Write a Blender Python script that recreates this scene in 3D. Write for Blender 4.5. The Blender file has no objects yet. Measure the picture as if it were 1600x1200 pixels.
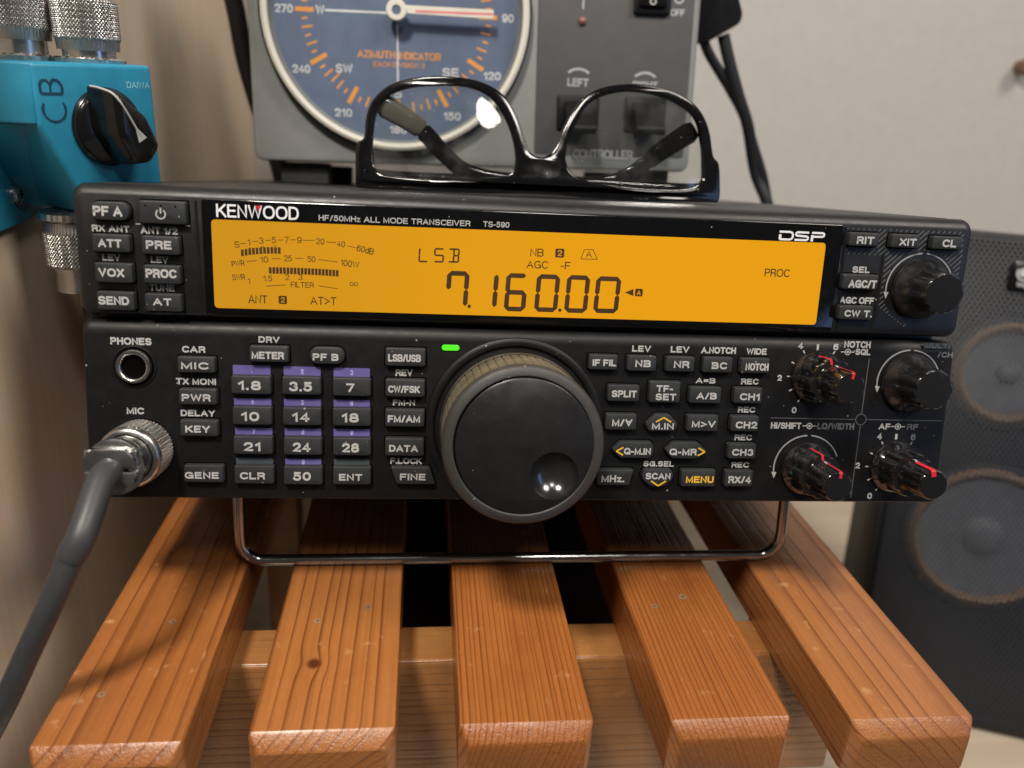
import bpy, bmesh, math, random
from mathutils import Matrix, Vector, noise
random.seed(7)
sc = bpy.context.scene
S = 0.001                      # everything below is written in millimetres
PI = math.pi
rad = math.radians

# ------------------------------------------------------------------ camera, world, lamps, exposure
cam_data = bpy.data.cameras.new('camera')
cam = bpy.data.objects.new('camera', cam_data)
sc.collection.objects.link(cam)
cam.matrix_world = Matrix((
    (0.9936351403572783, -0.014111882323243397, -0.1117589487444605, -0.03594366834),
    (-0.09939016799256056, 0.35711205878716357, -0.9287586187891901, -0.22151732096),
    (0.0530170006090745, 0.9339549412290126, 0.35343650830146145, 0.12395500031),
    (0, 0, 0, 1)))
cam_data.sensor_width = 36
cam_data.lens = 28.125
cam_data.clip_start = 0.01
cam_data.clip_end = 20
cam_data.dof.use_dof = True
cam_data.dof.focus_distance = 0.250
cam_data.dof.aperture_fstop = 9.0
sc.camera = cam

world = bpy.data.worlds.new('World')
sc.world = world
world.use_nodes = True
wb = world.node_tree.nodes['Background']
wb.inputs['Color'].default_value = (1.0, 0.94, 0.88, 1)
wb.inputs['Strength'].default_value = 0.06

def lamp(name, loc, target, power, colour, shape, size, size_y=None):
    d = bpy.data.lights.new(name, 'AREA')
    d.energy = power; d.color = colour; d.shape = shape; d.size = size
    if size_y: d.size_y = size_y
    o = bpy.data.objects.new(name, d)
    sc.collection.objects.link(o)
    o.location = loc
    o.rotation_euler = (Vector(target) - Vector(loc)).to_track_quat('-Z', 'Y').to_euler()
    return o
lamp('desk_lamp', (-0.29, -0.47, 0.90), (0, 0.03, 0), 11.0, (1.0, 0.93, 0.84), 'DISK', 0.16)
lamp('room_lamp', (0.18, -0.86, 1.00), (0, 0.07, 0.11), 3.0, (1.0, 0.94, 0.86), 'DISK', 0.19)
lamp('added_fill_light', (1.02, -0.66, 1.46), (-0.15, 0.1, 0.05), 17.0, (1.0, 0.92, 0.83), 'DISK', 0.60)  # unseen fill lamp, added to brighten the cabinet side
lamp('window_light', (0.78, -0.40, 0.20), (0, 0.05, 0.03), 0.55, (0.30, 0.52, 1.0), 'RECTANGLE', 0.16, 0.55)

sc.view_settings.view_transform = 'Standard'
sc.view_settings.look = 'None'
sc.view_settings.exposure = 0.0
sc.view_settings.gamma = 1.0
sc.view_settings.use_curve_mapping = False
sc.cycles.max_bounces = 8
sc.cycles.transparent_max_bounces = 16
sc.cycles.caustics_reflective = False
sc.cycles.caustics_refractive = False
sc.cycles.use_denoising = True

# ------------------------------------------------------------------ materials
def new_mat(name):
    m = bpy.data.materials.new(name); m.use_nodes = True
    nt = m.node_tree; return m, nt, nt.nodes['Principled BSDF']
def N(nt, t, **kw):
    n = nt.nodes.new(t)
    for k, v in kw.items(): setattr(n, k, v)
    return n
def ramp(nt, src, stops):
    r = N(nt, 'ShaderNodeValToRGB')
    e = r.color_ramp.elements
    e[0].position, e[0].color = stops[0][0], (*stops[0][1], 1)
    e[1].position, e[1].color = stops[-1][0], (*stops[-1][1], 1)
    for p, c in stops[1:-1]:
        x = e.new(p); x.color = (*c, 1)
    nt.links.new(src, r.inputs['Fac']); return r.outputs['Color']
def noise_tex(nt, scale, detail=2, vec=None, rough=.5):
    n = N(nt, 'ShaderNodeTexNoise'); n.inputs['Scale'].default_value = scale
    n.inputs['Detail'].default_value = detail; n.inputs['Roughness'].default_value = rough
    if vec is not None: nt.links.new(vec, n.inputs['Vector'])
    return n
def coords(nt, scale=(1, 1, 1), loc=(0, 0, 0), rot=(0, 0, 0)):
    t = N(nt, 'ShaderNodeTexCoord'); m = N(nt, 'ShaderNodeMapping')
    m.inputs['Scale'].default_value = scale; m.inputs['Location'].default_value = loc; m.inputs['Rotation'].default_value = rot
    nt.links.new(t.outputs['Object'], m.inputs['Vector']); return m.outputs['Vector']
def math_(nt, op, a, b=None, clamp=False):
    n = N(nt, 'ShaderNodeMath', operation=op); n.use_clamp = clamp
    for i, v in enumerate((a, b)):
        if v is None: continue
        if isinstance(v, (int, float)): n.inputs[i].default_value = v
        else: nt.links.new(v, n.inputs[i])
    return n.outputs[0]
def mixc(nt, fac, a, b):
    n = N(nt, 'ShaderNodeMix', data_type='RGBA')
    if isinstance(fac, (int, float)): n.inputs[0].default_value = fac
    else: nt.links.new(fac, n.inputs[0])
    for i, v in ((6, a), (7, b)):
        if isinstance(v, tuple): n.inputs[i].default_value = (*v, 1)
        else: nt.links.new(v, n.inputs[i])
    return n.outputs[2]
def bump(nt, b, h, strength, dist):
    n = N(nt, 'ShaderNodeBump'); n.inputs['Strength'].default_value = strength; n.inputs['Distance'].default_value = dist
    nt.links.new(h, n.inputs['Height']); nt.links.new(n.outputs[0], b.inputs['Normal'])
def dust_mask(nt, cell, thr, keep):
    """tiny specks: the middle of some voronoi cells"""
    v = N(nt, 'ShaderNodeTexVoronoi'); v.inputs['Scale'].default_value = 1 / cell
    nt.links.new(coords(nt), v.inputs['Vector'])
    near = math_(nt, 'LESS_THAN', v.outputs['Distance'], thr)
    sep = N(nt, 'ShaderNodeSeparateColor'); nt.links.new(v.outputs['Color'], sep.inputs[0])
    pick = math_(nt, 'LESS_THAN', sep.outputs[0], keep)
    return math_(nt, 'MULTIPLY', near, pick)

def plain(name, col, rough=.5, metal=0, spec=.5, bump_s=0, bump_scale=3000, dust=0, coat=0, var=.12, smudge=.24):
    m, nt, b = new_mat(name)
    b.inputs['Roughness'].default_value = rough; b.inputs['Metallic'].default_value = metal
    b.inputs['Specular IOR Level'].default_value = spec
    b.inputs['Coat Weight'].default_value = coat; b.inputs['Coat Roughness'].default_value = .08
    n = noise_tex(nt, 120, 4, coords(nt))
    c = ramp(nt, n.outputs['Fac'], [(.3, tuple(x * (1 - var) for x in col)), (.7, tuple(x * (1 + var) for x in col))])
    if dust:
        d = math_(nt, 'MAXIMUM', dust_mask(nt, .0018, .085, dust * .6), dust_mask(nt, .0042, .066, dust * 1.9))
        c = mixc(nt, math_(nt, 'MULTIPLY', d, .65), c, (.42, .41, .40))
    nt.links.new(c, b.inputs['Base Color'])
    r = noise_tex(nt, 260, 3, coords(nt))
    rr = math_(nt, 'MULTIPLY_ADD', r.outputs['Fac'], smudge); nt.nodes[-1].inputs[2].default_value = rough - smudge / 2
    nt.links.new(rr, b.inputs['Roughness'])
    if bump_s:
        f = noise_tex(nt, bump_scale, 2, coords(nt)); bump(nt, b, f.outputs['Fac'], bump_s, .0001)
    return m

M = {}
M['panel'] = plain('satin_black_panel', (.0065, .0064, .0068), .44, spec=.32, bump_s=.35, bump_scale=4500, dust=.14)
M['bezel'] = plain('satin_black_bezel', (.0085, .0083, .0088), .42, spec=.55, bump_s=.35, bump_scale=4500, dust=.14)
M['case'] = plain('painted_steel_case', (.030, .030, .031), .42, bump_s=.5, bump_scale=2500, dust=.25)
M['button'] = plain('charcoal_rubber_button', (.024, .026, .028), .46, spec=.4, bump_s=.3, bump_scale=5000, dust=.16)
M['shade_and_mark'] = plain('black_shade_and_mark', (.0012, .0012, .0012), .8, spec=.05)  # flat black put in for shade in gaps and holes; also small marks
M['window'] = plain('gloss_black_window', (.003, .003, .0035), .10, dust=.05)
M['white'] = plain('white_legend', (.43, .43, .42), .6, var=.05)
M['arc'] = plain('soft_grey_legend', (.30, .30, .30), .6)
M['grey'] = plain('dim_grey_legend', (.17, .175, .19), .6)
M['yellow'] = plain('yellow_legend', (.72, .42, .03), .6, var=.05)
M['purple'] = plain('violet_strip', (.11, .093, .29), .6, var=.08)
M['slate'] = plain('slate_strip', (.045, .055, .065), .6)
M['strip_digit'] = plain('pale_violet_digit', (.36, .34, .62), .6)
M['hatch'] = plain('raised_hatch', (.085, .087, .092), .5)
M['logo'] = plain('bright_logo', (.80, .80, .82), .35, var=.03)
M['red'] = plain('red_line', (.62, .02, .035), .4, var=.08)
M['dull_red'] = plain('dull_red_lens', (.26, .10, .095), .4)
M['knob'] = plain('gloss_black_knob', (.008, .008, .009), .15, spec=.8, dust=.02, coat=.5, var=0, smudge=0)
M['knob_matte'] = plain('satin_black_knob', (.009, .009, .010), .28, spec=.7, dust=.03, coat=.3, var=0, smudge=.04)
M['dial_rim'] = plain('graphite_dial_rim', (.055, .052, .049), .5, metal=.25, bump_s=.4, bump_scale=3500, dust=.1)
M['dial_face'] = plain('dark_dial_face', (.012, .0115, .012), .33, bump_s=.1, dust=.03)
M['grip'] = plain('dusty_rubber_grip', (.135, .118, .075), .7, var=.3)
M['dimple'] = plain('polished_dimple', (.13, .13, .13), .20, metal=.9)
M['steel'] = plain('nickel_plated_brass', (.60, .59, .57), .26, metal=1, bump_s=.1)
M['knurl'] = plain('knurled_nickel', (.46, .44, .41), .40, metal=1)
M['steel_dark'] = plain('dull_steel', (.27, .26, .245), .36, metal=1)
M['chrome'] = plain('chromed_rod', (.42, .41, .41), .16, metal=1, var=.04)
M['brass'] = plain('worn_brass', (.45, .33, .18), .35, metal=1)
M['cable'] = plain('grey_black_cable', (.045, .047, .050), .45, bump_s=.2, dust=.06)
M['cord'] = plain('black_cord', (.009, .010, .013), .5)
M['rubber'] = plain('black_rubber', (.008, .008, .008), .7)
M['glasses'] = plain('gloss_black_acetate', (.004, .004, .0045), .10, spec=.4, coat=.15, dust=.06)
M['tip'] = plain('smoky_clear_acetate', (.16, .14, .12), .22, coat=.5)
M['grey_case'] = plain('grey_moulded_case', (.205, .215, .208), .55, bump_s=.8, bump_scale=1600, var=.06)
M['grey_plate'] = plain('dark_grey_faceplate', (.062, .063, .063), .55, bump_s=.5, bump_scale=2500, var=.08)
M['cream'] = plain('ivory_bezel', (.66, .63, .55), .35, var=.04)
M['blue_dial'] = plain('slate_blue_dial', (.082, .115, .188), .6, var=.10, bump_s=.2)
M['orange'] = plain('orange_print', (.60, .25, .04), .6, var=.12)
M['pale_print'] = plain('pale_print', (.52, .53, .54), .6)
M['plate_print'] = plain('worn_grey_print', (.40, .41, .41), .6)
M['needle_red'] = plain('faded_red_line', (.66, .18, .20), .5)
M['black_plastic'] = plain('black_switch_plastic', (.005, .005, .006), .42, spec=.3)
M['teal'] = plain('teal_enamel', (.020, .235, .375), .40, bump_s=.35, bump_scale=700, var=.10, dust=.08)
M['ink'] = plain('marker_ink', (.012, .05, .085), .5, var=.3)
M['faded_white'] = plain('worn_white_print', (.25, .55, .66), .6, var=.3)
M['bakelite'] = plain('black_bakelite', (.006, .006, .006), .17, dust=.04, smudge=.05)
M['spk'] = plain('dark_speaker_cabinet', (.013, .0145, .019), .5, bump_s=.4, bump_scale=1500)
M['baffle'] = plain('speaker_baffle', (.018, .019, .023), .6)
M['cone'] = plain('grey_speaker_cone', (.135, .142, .165), .6)
M['surround'] = plain('tan_surround', (.235, .150, .095), .6)
M['filler'] = plain('black_filler', (.006, .006, .006), .6)
M['peg'] = plain('brown_peg', (.20, .11, .07), .5)
M['nail'] = plain('dull_nail_head', (.28, .15, .07), .5, var=.4)

def emit(name, col, strength, rough=.12, col2=None):
    m, nt, b = new_mat(name)
    b.inputs['Base Color'].default_value = (.01, .008, .004, 1); b.inputs['Roughness'].default_value = rough
    n = noise_tex(nt, 14, 1, coords(nt)); sx = N(nt, 'ShaderNodeSeparateXYZ'); nt.links.new(coords(nt, (5, 5, 5)), sx.inputs[0])
    f = math_(nt, 'ADD', math_(nt, 'ADD', sx.outputs[0], .5), math_(nt, 'MULTIPLY', math_(nt, 'SUBTRACT', n.outputs['Fac'], .5), .25))
    c = ramp(nt, f, [(.02, col2 or col), (.55, col), (.85, col)])     # uneven backlight
    nt.links.new(c, b.inputs['Emission Color']); b.inputs['Emission Strength'].default_value = strength
    return m
M['lcd'] = emit('amber_backlit_lcd', (.84, .355, .003), .95, col2=(.64, .285, .008))
M['lcd_ink'] = plain('lcd_segment', (.055, .026, .006), .5)
M['led'] = emit('green_led', (.10, .92, .02), 1.0)

def lens_mat():
    m, nt, b = new_mat('spectacle_lens'); nt.nodes.remove(b)
    out = nt.nodes['Material Output']
    t = N(nt, 'ShaderNodeBsdfTransparent'); t.inputs[0].default_value = (.985, .99, .985, 1)
    g = N(nt, 'ShaderNodeBsdfGlossy'); g.inputs['Roughness'].default_value = .02
    f = N(nt, 'ShaderNodeFresnel'); f.inputs[0].default_value = 1.45
    s1 = N(nt, 'ShaderNodeMixShader')
    nt.links.new(f.outputs[0], s1.inputs[0]); nt.links.new(t.outputs[0], s1.inputs[1]); nt.links.new(g.outputs[0], s1.inputs[2])
    # smudges and dust on the glass
    d = N(nt, 'ShaderNodeBsdfDiffuse'); d.inputs[0].default_value = (.6, .6, .6, 1)
    n = noise_tex(nt, 90, 5, coords(nt)); sm = math_(nt, 'MULTIPLY', math_(nt, 'SUBTRACT', n.outputs['Fac'], .5, True), .10)
    sm = math_(nt, 'MAXIMUM', sm, math_(nt, 'MULTIPLY', dust_mask(nt, .003, .06, .25), .5))
    s2 = N(nt, 'ShaderNodeMixShader')
    nt.links.new(sm, s2.inputs[0]); nt.links.new(s1.outputs[0], s2.inputs[1]); nt.links.new(d.outputs[0], s2.inputs[2])
    nt.links.new(s2.outputs[0], out.inputs[0]); return m
M['lens'] = lens_mat()

def grille_mat():
    """perforated sheet: rows of round holes one sees through"""
    m, nt, b = new_mat('perforated_grille')
    out = nt.nodes['Material Output']
    b.inputs['Base Color'].default_value = (.026, .029, .036, 1); b.inputs['Roughness'].default_value = .42
    uv = coords(nt); sep = N(nt, 'ShaderNodeSeparateXYZ'); nt.links.new(uv, sep.inputs[0])
    p = .0026
    def cell(ox, oz):
        fx = math_(nt, 'SUBTRACT', math_(nt, 'FRACT', math_(nt, 'ADD', math_(nt, 'DIVIDE', sep.outputs[0], p), ox)), .5)
        fz = math_(nt, 'SUBTRACT', math_(nt, 'FRACT', math_(nt, 'ADD', math_(nt, 'DIVIDE', sep.outputs[2], p * 1.732), oz)), .5)
        fz = math_(nt, 'MULTIPLY', fz, 1.732)
        return math_(nt, 'SQRT', math_(nt, 'ADD', math_(nt, 'MULTIPLY', fx, fx), math_(nt, 'MULTIPLY', fz, fz)))
    d = math_(nt, 'MINIMUM', cell(0, 0), cell(.5, .5))
    hole = math_(nt, 'LESS_THAN', d, .385)
    t = N(nt, 'ShaderNodeBsdfTransparent'); s = N(nt, 'ShaderNodeMixShader')
    nt.links.new(hole, s.inputs[0]); nt.links.new(b.outputs[0], s.inputs[1]); nt.links.new(t.outputs[0], s.inputs[2])
    nt.links.new(s.outputs[0], out.inputs[0]); return m
M['grille'] = grille_mat()

def wood(name, axis, cx, cz, pitch, light, dark, seed, knots=(), gloss=.25, wob=1.0):
    """growth rings round a far axis, so faces show lines and ends show arcs; axis 'Y' along the slat, 'X' along the beam"""
    m, nt, b = new_mat(name)
    v = coords(nt); sep = N(nt, 'ShaderNodeSeparateXYZ'); nt.links.new(v, sep.inputs[0])
    a = sep.outputs[0] if axis == 'Y' else sep.outputs[1]
    l = sep.outputs[1] if axis == 'Y' else sep.outputs[0]
    z = sep.outputs[2]
    st = (1, .10, 1) if axis == 'Y' else (.10, 1, 1)
    warp = noise_tex(nt, 28, 2, coords(nt, st, (seed, seed * .7, seed * 1.3)))
    w = math_(nt, 'MULTIPLY', math_(nt, 'SUBTRACT', warp.outputs['Fac'], .5), .009 * wob)
    dx = math_(nt, 'SUBTRACT', a, cx * S); dz = math_(nt, 'SUBTRACT', z, cz * S)
    d = math_(nt, 'SQRT', math_(nt, 'ADD', math_(nt, 'MULTIPLY', dx, dx), math_(nt, 'MULTIPLY', dz, dz)))
    d = math_(nt, 'ADD', d, w)
    kmask = None
    for kx, ky, kr in knots:
        ex = math_(nt, 'DIVIDE', math_(nt, 'SUBTRACT', a, kx * S), kr * S)
        ey = math_(nt, 'DIVIDE', math_(nt, 'SUBTRACT', l, ky * S), kr * 1.1 * S)
        r2 = math_(nt, 'ADD', math_(nt, 'MULTIPLY', ex, ex), math_(nt, 'MULTIPLY', ey, ey))
        far = math_(nt, 'POWER', 2.718, math_(nt, 'MULTIPLY', r2, -.22))
        d = math_(nt, 'ADD', d, math_(nt, 'MULTIPLY', far, kr * .55 * S))
        k = math_(nt, 'SUBTRACT', 1.25, r2, True)
        kmask = k if kmask is None else math_(nt, 'MAXIMUM', kmask, k)
    n1 = N(nt, 'ShaderNodeTexNoise', noise_dimensions='1D'); n1.inputs['Scale'].default_value = .45 / (pitch * S); n1.inputs['Detail'].default_value = 1
    nt.links.new(d, n1.inputs['W'])
    ph = math_(nt, 'FRACT', math_(nt, 'ADD', math_(nt, 'DIVIDE', d, pitch * S), math_(nt, 'MULTIPLY', n1.outputs['Fac'], 1.5)))
    vary = noise_tex(nt, 35, 2, coords(nt, st, (seed * 2, 3, seed)))
    line = ramp(nt, ph, [(0, (0, 0, 0)), (.10, (.04, .04, .04)), (.50, (.08, .08, .08)), (.78, (.24, .24, .24)), (.90, (.68, .68, .68)), (.96, (.66, .66, .66)), (1, (0, 0, 0))])
    fine = noise_tex(nt, 700, 3, coords(nt, (1, .025, 1) if axis == 'Y' else (.025, 1, 1)))
    f = math_(nt, 'MULTIPLY', line, math_(nt, 'MULTIPLY_ADD', vary.outputs['Fac'], 1.1))
    f = math_(nt, 'ADD', f, math_(nt, 'MULTIPLY', math_(nt, 'SUBTRACT', fine.outputs['Fac'], .5), .75), True)
    tone = noise_tex(nt, 14, 2, coords(nt, st, (seed, 1, 5)))
    lightc = ramp(nt, tone.outputs['Fac'], [(.3, tuple(x * y for x, y in zip(light, (.86, .80, .74)))), (.7, tuple(x * y for x, y in zip(light, (1.06, 1.05, 1.05))))])
    c = mixc(nt, f, lightc, dark)
    if kmask is not None: c = mixc(nt, math_(nt, 'MULTIPLY', kmask, .95, True), c, (.085, .022, .007))
    # pale scuffs and small dents in the varnish
    sc_ = noise_tex(nt, 420, 2, coords(nt, (1, .22, 1), (seed, 0, 0), (0, 0, .5)))
    sm = math_(nt, 'MULTIPLY', math_(nt, 'SUBTRACT', sc_.outputs['Fac'], .70, True), 3.2, True)
    c = mixc(nt, sm, c, (.62, .36, .17))
    spots = noise_tex(nt, 160, 2, coords(nt, (1, 1, 1), (seed * 3, 2, 0)))
    c = mixc(nt, math_(nt, 'MULTIPLY', math_(nt, 'SUBTRACT', spots.outputs['Fac'], .69, True), 5.0, True), c, (.58, .33, .15))
    # the sawn ends drink more varnish
    geo = N(nt, 'ShaderNodeNewGeometry'); sg = N(nt, 'ShaderNodeSeparateXYZ'); nt.links.new(geo.outputs['True Normal'], sg.inputs[0])
    end = math_(nt, 'MULTIPLY', math_(nt, 'SUBTRACT', math_(nt, 'ABSOLUTE', sg.outputs[1 if axis == 'Y' else 0]), .55, True), 1.7, True)
    c = mixc(nt, math_(nt, 'MULTIPLY', end, .55), c, tuple(x * .45 for x in light))
    blot = noise_tex(nt, 22, 4, coords(nt, (1, .55, 1) if axis == 'Y' else (.55, 1, 1), (seed * 5, 0, 1)), .65)
    c = mixc(nt, math_(nt, 'MULTIPLY', math_(nt, 'SUBTRACT', blot.outputs['Fac'], .50, True), 3.2, True), c, tuple(x * y for x, y in zip(light, (.60, .50, .42))))
    nt.links.new(c, b.inputs['Base Color'])
    b.inputs['Specular IOR Level'].default_value = .5; b.inputs['Coat Weight'].default_value = .3; b.inputs['Coat Roughness'].default_value = .22
    rr = math_(nt, 'MULTIPLY_ADD', spots.outputs['Fac'], .25); nt.nodes[-1].inputs[2].default_value = gloss - .06
    nt.links.new(rr, b.inputs['Roughness'])
    rough_end = noise_tex(nt, 1900, 3, coords(nt))
    hgt = math_(nt, 'ADD', math_(nt, 'MULTIPLY', f, -1.0), math_(nt, 'MULTIPLY', spots.outputs['Fac'], 1.2))
    hgt = math_(nt, 'ADD', hgt, math_(nt, 'MULTIPLY', rough_end.outputs['Fac'], math_(nt, 'MULTIPLY_ADD', end, 1.1))); nt.nodes[-2].inputs[2].default_value = .15
    bump(nt, b, hgt, .55, .0004)
    return m

def laminate(name, c1, c2, axis, rough=.45):
    m, nt, b = new_mat(name)
    st = {'Z': (1, 1, .018), 'X': (.018, 1, 1)}[axis]
    n = noise_tex(nt, 420, 4, coords(nt, st)); n2 = noise_tex(nt, 60, 3, coords(nt, st))
    f = math_(nt, 'ADD', math_(nt, 'MULTIPLY', n.outputs['Fac'], .5), math_(nt, 'MULTIPLY', n2.outputs['Fac'], .5))
    nt.links.new(ramp(nt, f, [(.38, c1), (.62, c2)]), b.inputs['Base Color'])
    b.inputs['Roughness'].default_value = rough; bump(nt, b, n.outputs['Fac'], .12, .0003); return m
M['laminate'] = laminate('beige_wood_laminate', (.64, .505, .37), (.70, .57, .43), 'Z')
M['desk'] = laminate('pale_wood_desk', (.52, .42, .31), (.60, .50, .38), 'X')
M['wall'] = plain('painted_plaster', (.52, .50, .475), .8, bump_s=.3, bump_scale=400, var=.03)

# ------------------------------------------------------------------ mesh helpers
class Frame:
    def __init__(s, O, X, Y, Z): s.O, s.X, s.Y, s.Z = Vector(O), Vector(X).normalized(), Vector(Y).normalized(), Vector(Z).normalized()
    def __call__(s, u, v, h=0): return s.O + s.X * u + s.Y * v + s.Z * h
WORLD = Frame((0, 0, 0), (1, 0, 0), (0, 1, 0), (0, 0, 1))

class MB:
    """collects faces in millimetres, each with a material; build() links them as one mesh object"""
    def __init__(s, fr=WORLD): s.v, s.f, s.m, s.mats, s.fr = [], [], [], [], fr
    def mi(s, mat):
        if mat not in s.mats: s.mats.append(mat)
        return s.mats.index(mat)
    def add(s, verts, faces, mat, fr=None):
        fr = fr or s.fr; b = len(s.v); k = s.mi(mat)
        s.v += [fr(*p) for p in verts]; s.f += [[b + i for i in f] for f in faces]; s.m += [k] * len(faces)
    def loft(s, rings, mat, caps=(True, True), fr=None, closed=True):
        n = len(rings[0]); V = [p for r in rings for p in r]; F = []
        for i in range(len(rings) - 1):
            for j in range(n if closed else n - 1):
                k = (j + 1) % n; F.append((i * n + j, i * n + k, (i + 1) * n + k, (i + 1) * n + j))
        if caps[0]: F.append(tuple(range(n - 1, -1, -1)))
        if caps[1]: F.append(tuple((len(rings) - 1) * n + j for j in range(n)))
        s.add(V, F, mat, fr)
    def lathe(s, c, prof, mat, n=64, fn=None, caps=(True, True), fr=None):
        rings = []
        for i, (r, h) in enumerate(prof):
            ring = []
            for j in range(n):
                t = 2 * PI * j / n; q = fn(t, r, h, i) if fn else r
                ring.append((c[0] + q * math.cos(t), c[1] + q * math.sin(t), h))
            rings.append(ring)
        s.loft(rings, mat, caps, fr)
    def tube(s, pts, r, mat, n=14, caps=True, fr=None):
        P = [Vector(p) for p in pts]; rings = []; up = None
        rs = r if isinstance(r, (list, tuple)) else [r] * len(P)
        for i, p in enumerate(P):
            d = (P[min(i + 1, len(P) - 1)] - P[max(i - 1, 0)]).normalized()
            if up is None: up = d.orthogonal().normalized()
            up = (up - d * up.dot(d)).normalized(); sd = d.cross(up)
            rr = rs[i]; a, b_ = rr if isinstance(rr, tuple) else (rr, rr)
            rings.append([tuple(p + up * (a * math.cos(2 * PI * j / n)) + sd * (b_ * math.sin(2 * PI * j / n))) for j in range(n)])
        s.loft(rings, mat, (caps, caps), fr)
    def flat(s, poly, h, mat, fr=None):
        s.add([(x, y, h) for x, y in poly], [tuple(range(len(poly)))], mat, fr)
    def line(s, a, b, w, h, mat, fr=None):
        dx, dy = b[0] - a[0], b[1] - a[1]; l = math.hypot(dx, dy) or 1; nx, ny = -dy / l * w / 2, dx / l * w / 2
        s.flat([(a[0] - nx, a[1] - ny), (b[0] - nx, b[1] - ny), (b[0] + nx, b[1] + ny), (a[0] + nx, a[1] + ny)], h, mat, fr)
    def arc(s, c, r, w, a0, a1, h, mat, n=40, fr=None):
        V, F = [], []
        for i in range(n + 1):
            t = rad(a0 + (a1 - a0) * i / n)
            for q in (r - w / 2, r + w / 2): V.append((c[0] + q * math.cos(t), c[1] + q * math.sin(t), h))
        for i in range(n): F.append((2 * i, 2 * i + 1, 2 * i + 3, 2 * i + 2))
        s.add(V, F, mat, fr)
    def text(s, body, u, v, w, hh, h, mat, rot=0, bold=.235, fr=None):
        sw = bold * hh; S_, x = [], 0
        for ch in body:
            if ch == ' ': x += .44; continue
            G = LETTERS[ch]; S_ += [[(a + x, b) for a, b in st_] for st_ in G]
            x += max(a for st_ in G for a, b in st_) + bold + .11
        xs = [p[0] for st_ in S_ for p in st_]; ys = [p[1] for st_ in S_ for p in st_]
        x0, x1, y0, y1 = min(xs), max(xs), min(ys), max(ys)
        sw = min(sw, .30 * w / max(x1 - x0, .3) * .8 + .05 * hh)
        fx = (w - sw) / max(x1 - x0, 1e-6) if x1 - x0 > .02 else 0; fy = (hh - sw) / max(y1 - y0, 1e-6)
        c, q = math.cos(rad(rot)), math.sin(rad(rot))
        for k_, st_ in enumerate(S_):
            V, F = ribbon_2d([((a - (x0 + x1) / 2) * fx, (b - (y0 + y1) / 2) * fy) for a, b in st_], sw)
            s.add([(u + a * c - b * q, v + a * q + b * c, h + .004 * (k_ % 3)) for a, b in V], F, mat, fr)
    def build(s, name, parent=None, angle=38, origin=None):
        me = bpy.data.meshes.new(name)
        me.from_pydata([tuple(p * S) for p in s.v], [], s.f)
        for m in s.mats: me.materials.append(m)
        me.polygons.foreach_set('material_index', s.m); me.update()
        bm = bmesh.new(); bm.from_mesh(me); bmesh.ops.remove_doubles(bm, verts=bm.verts, dist=1e-7)
        bmesh.ops.recalc_face_normals(bm, faces=bm.faces); bm.to_mesh(me); bm.free()
        me.shade_smooth(); me.set_sharp_from_angle(angle=rad(angle))
        o = bpy.data.objects.new(name, me); sc.collection.objects.link(o)
        if parent is not None:
            o.parent = parent
            if parent.type == 'EMPTY': o.matrix_parent_inverse = Matrix.Translation(parent.location).inverted()
        return o

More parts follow.
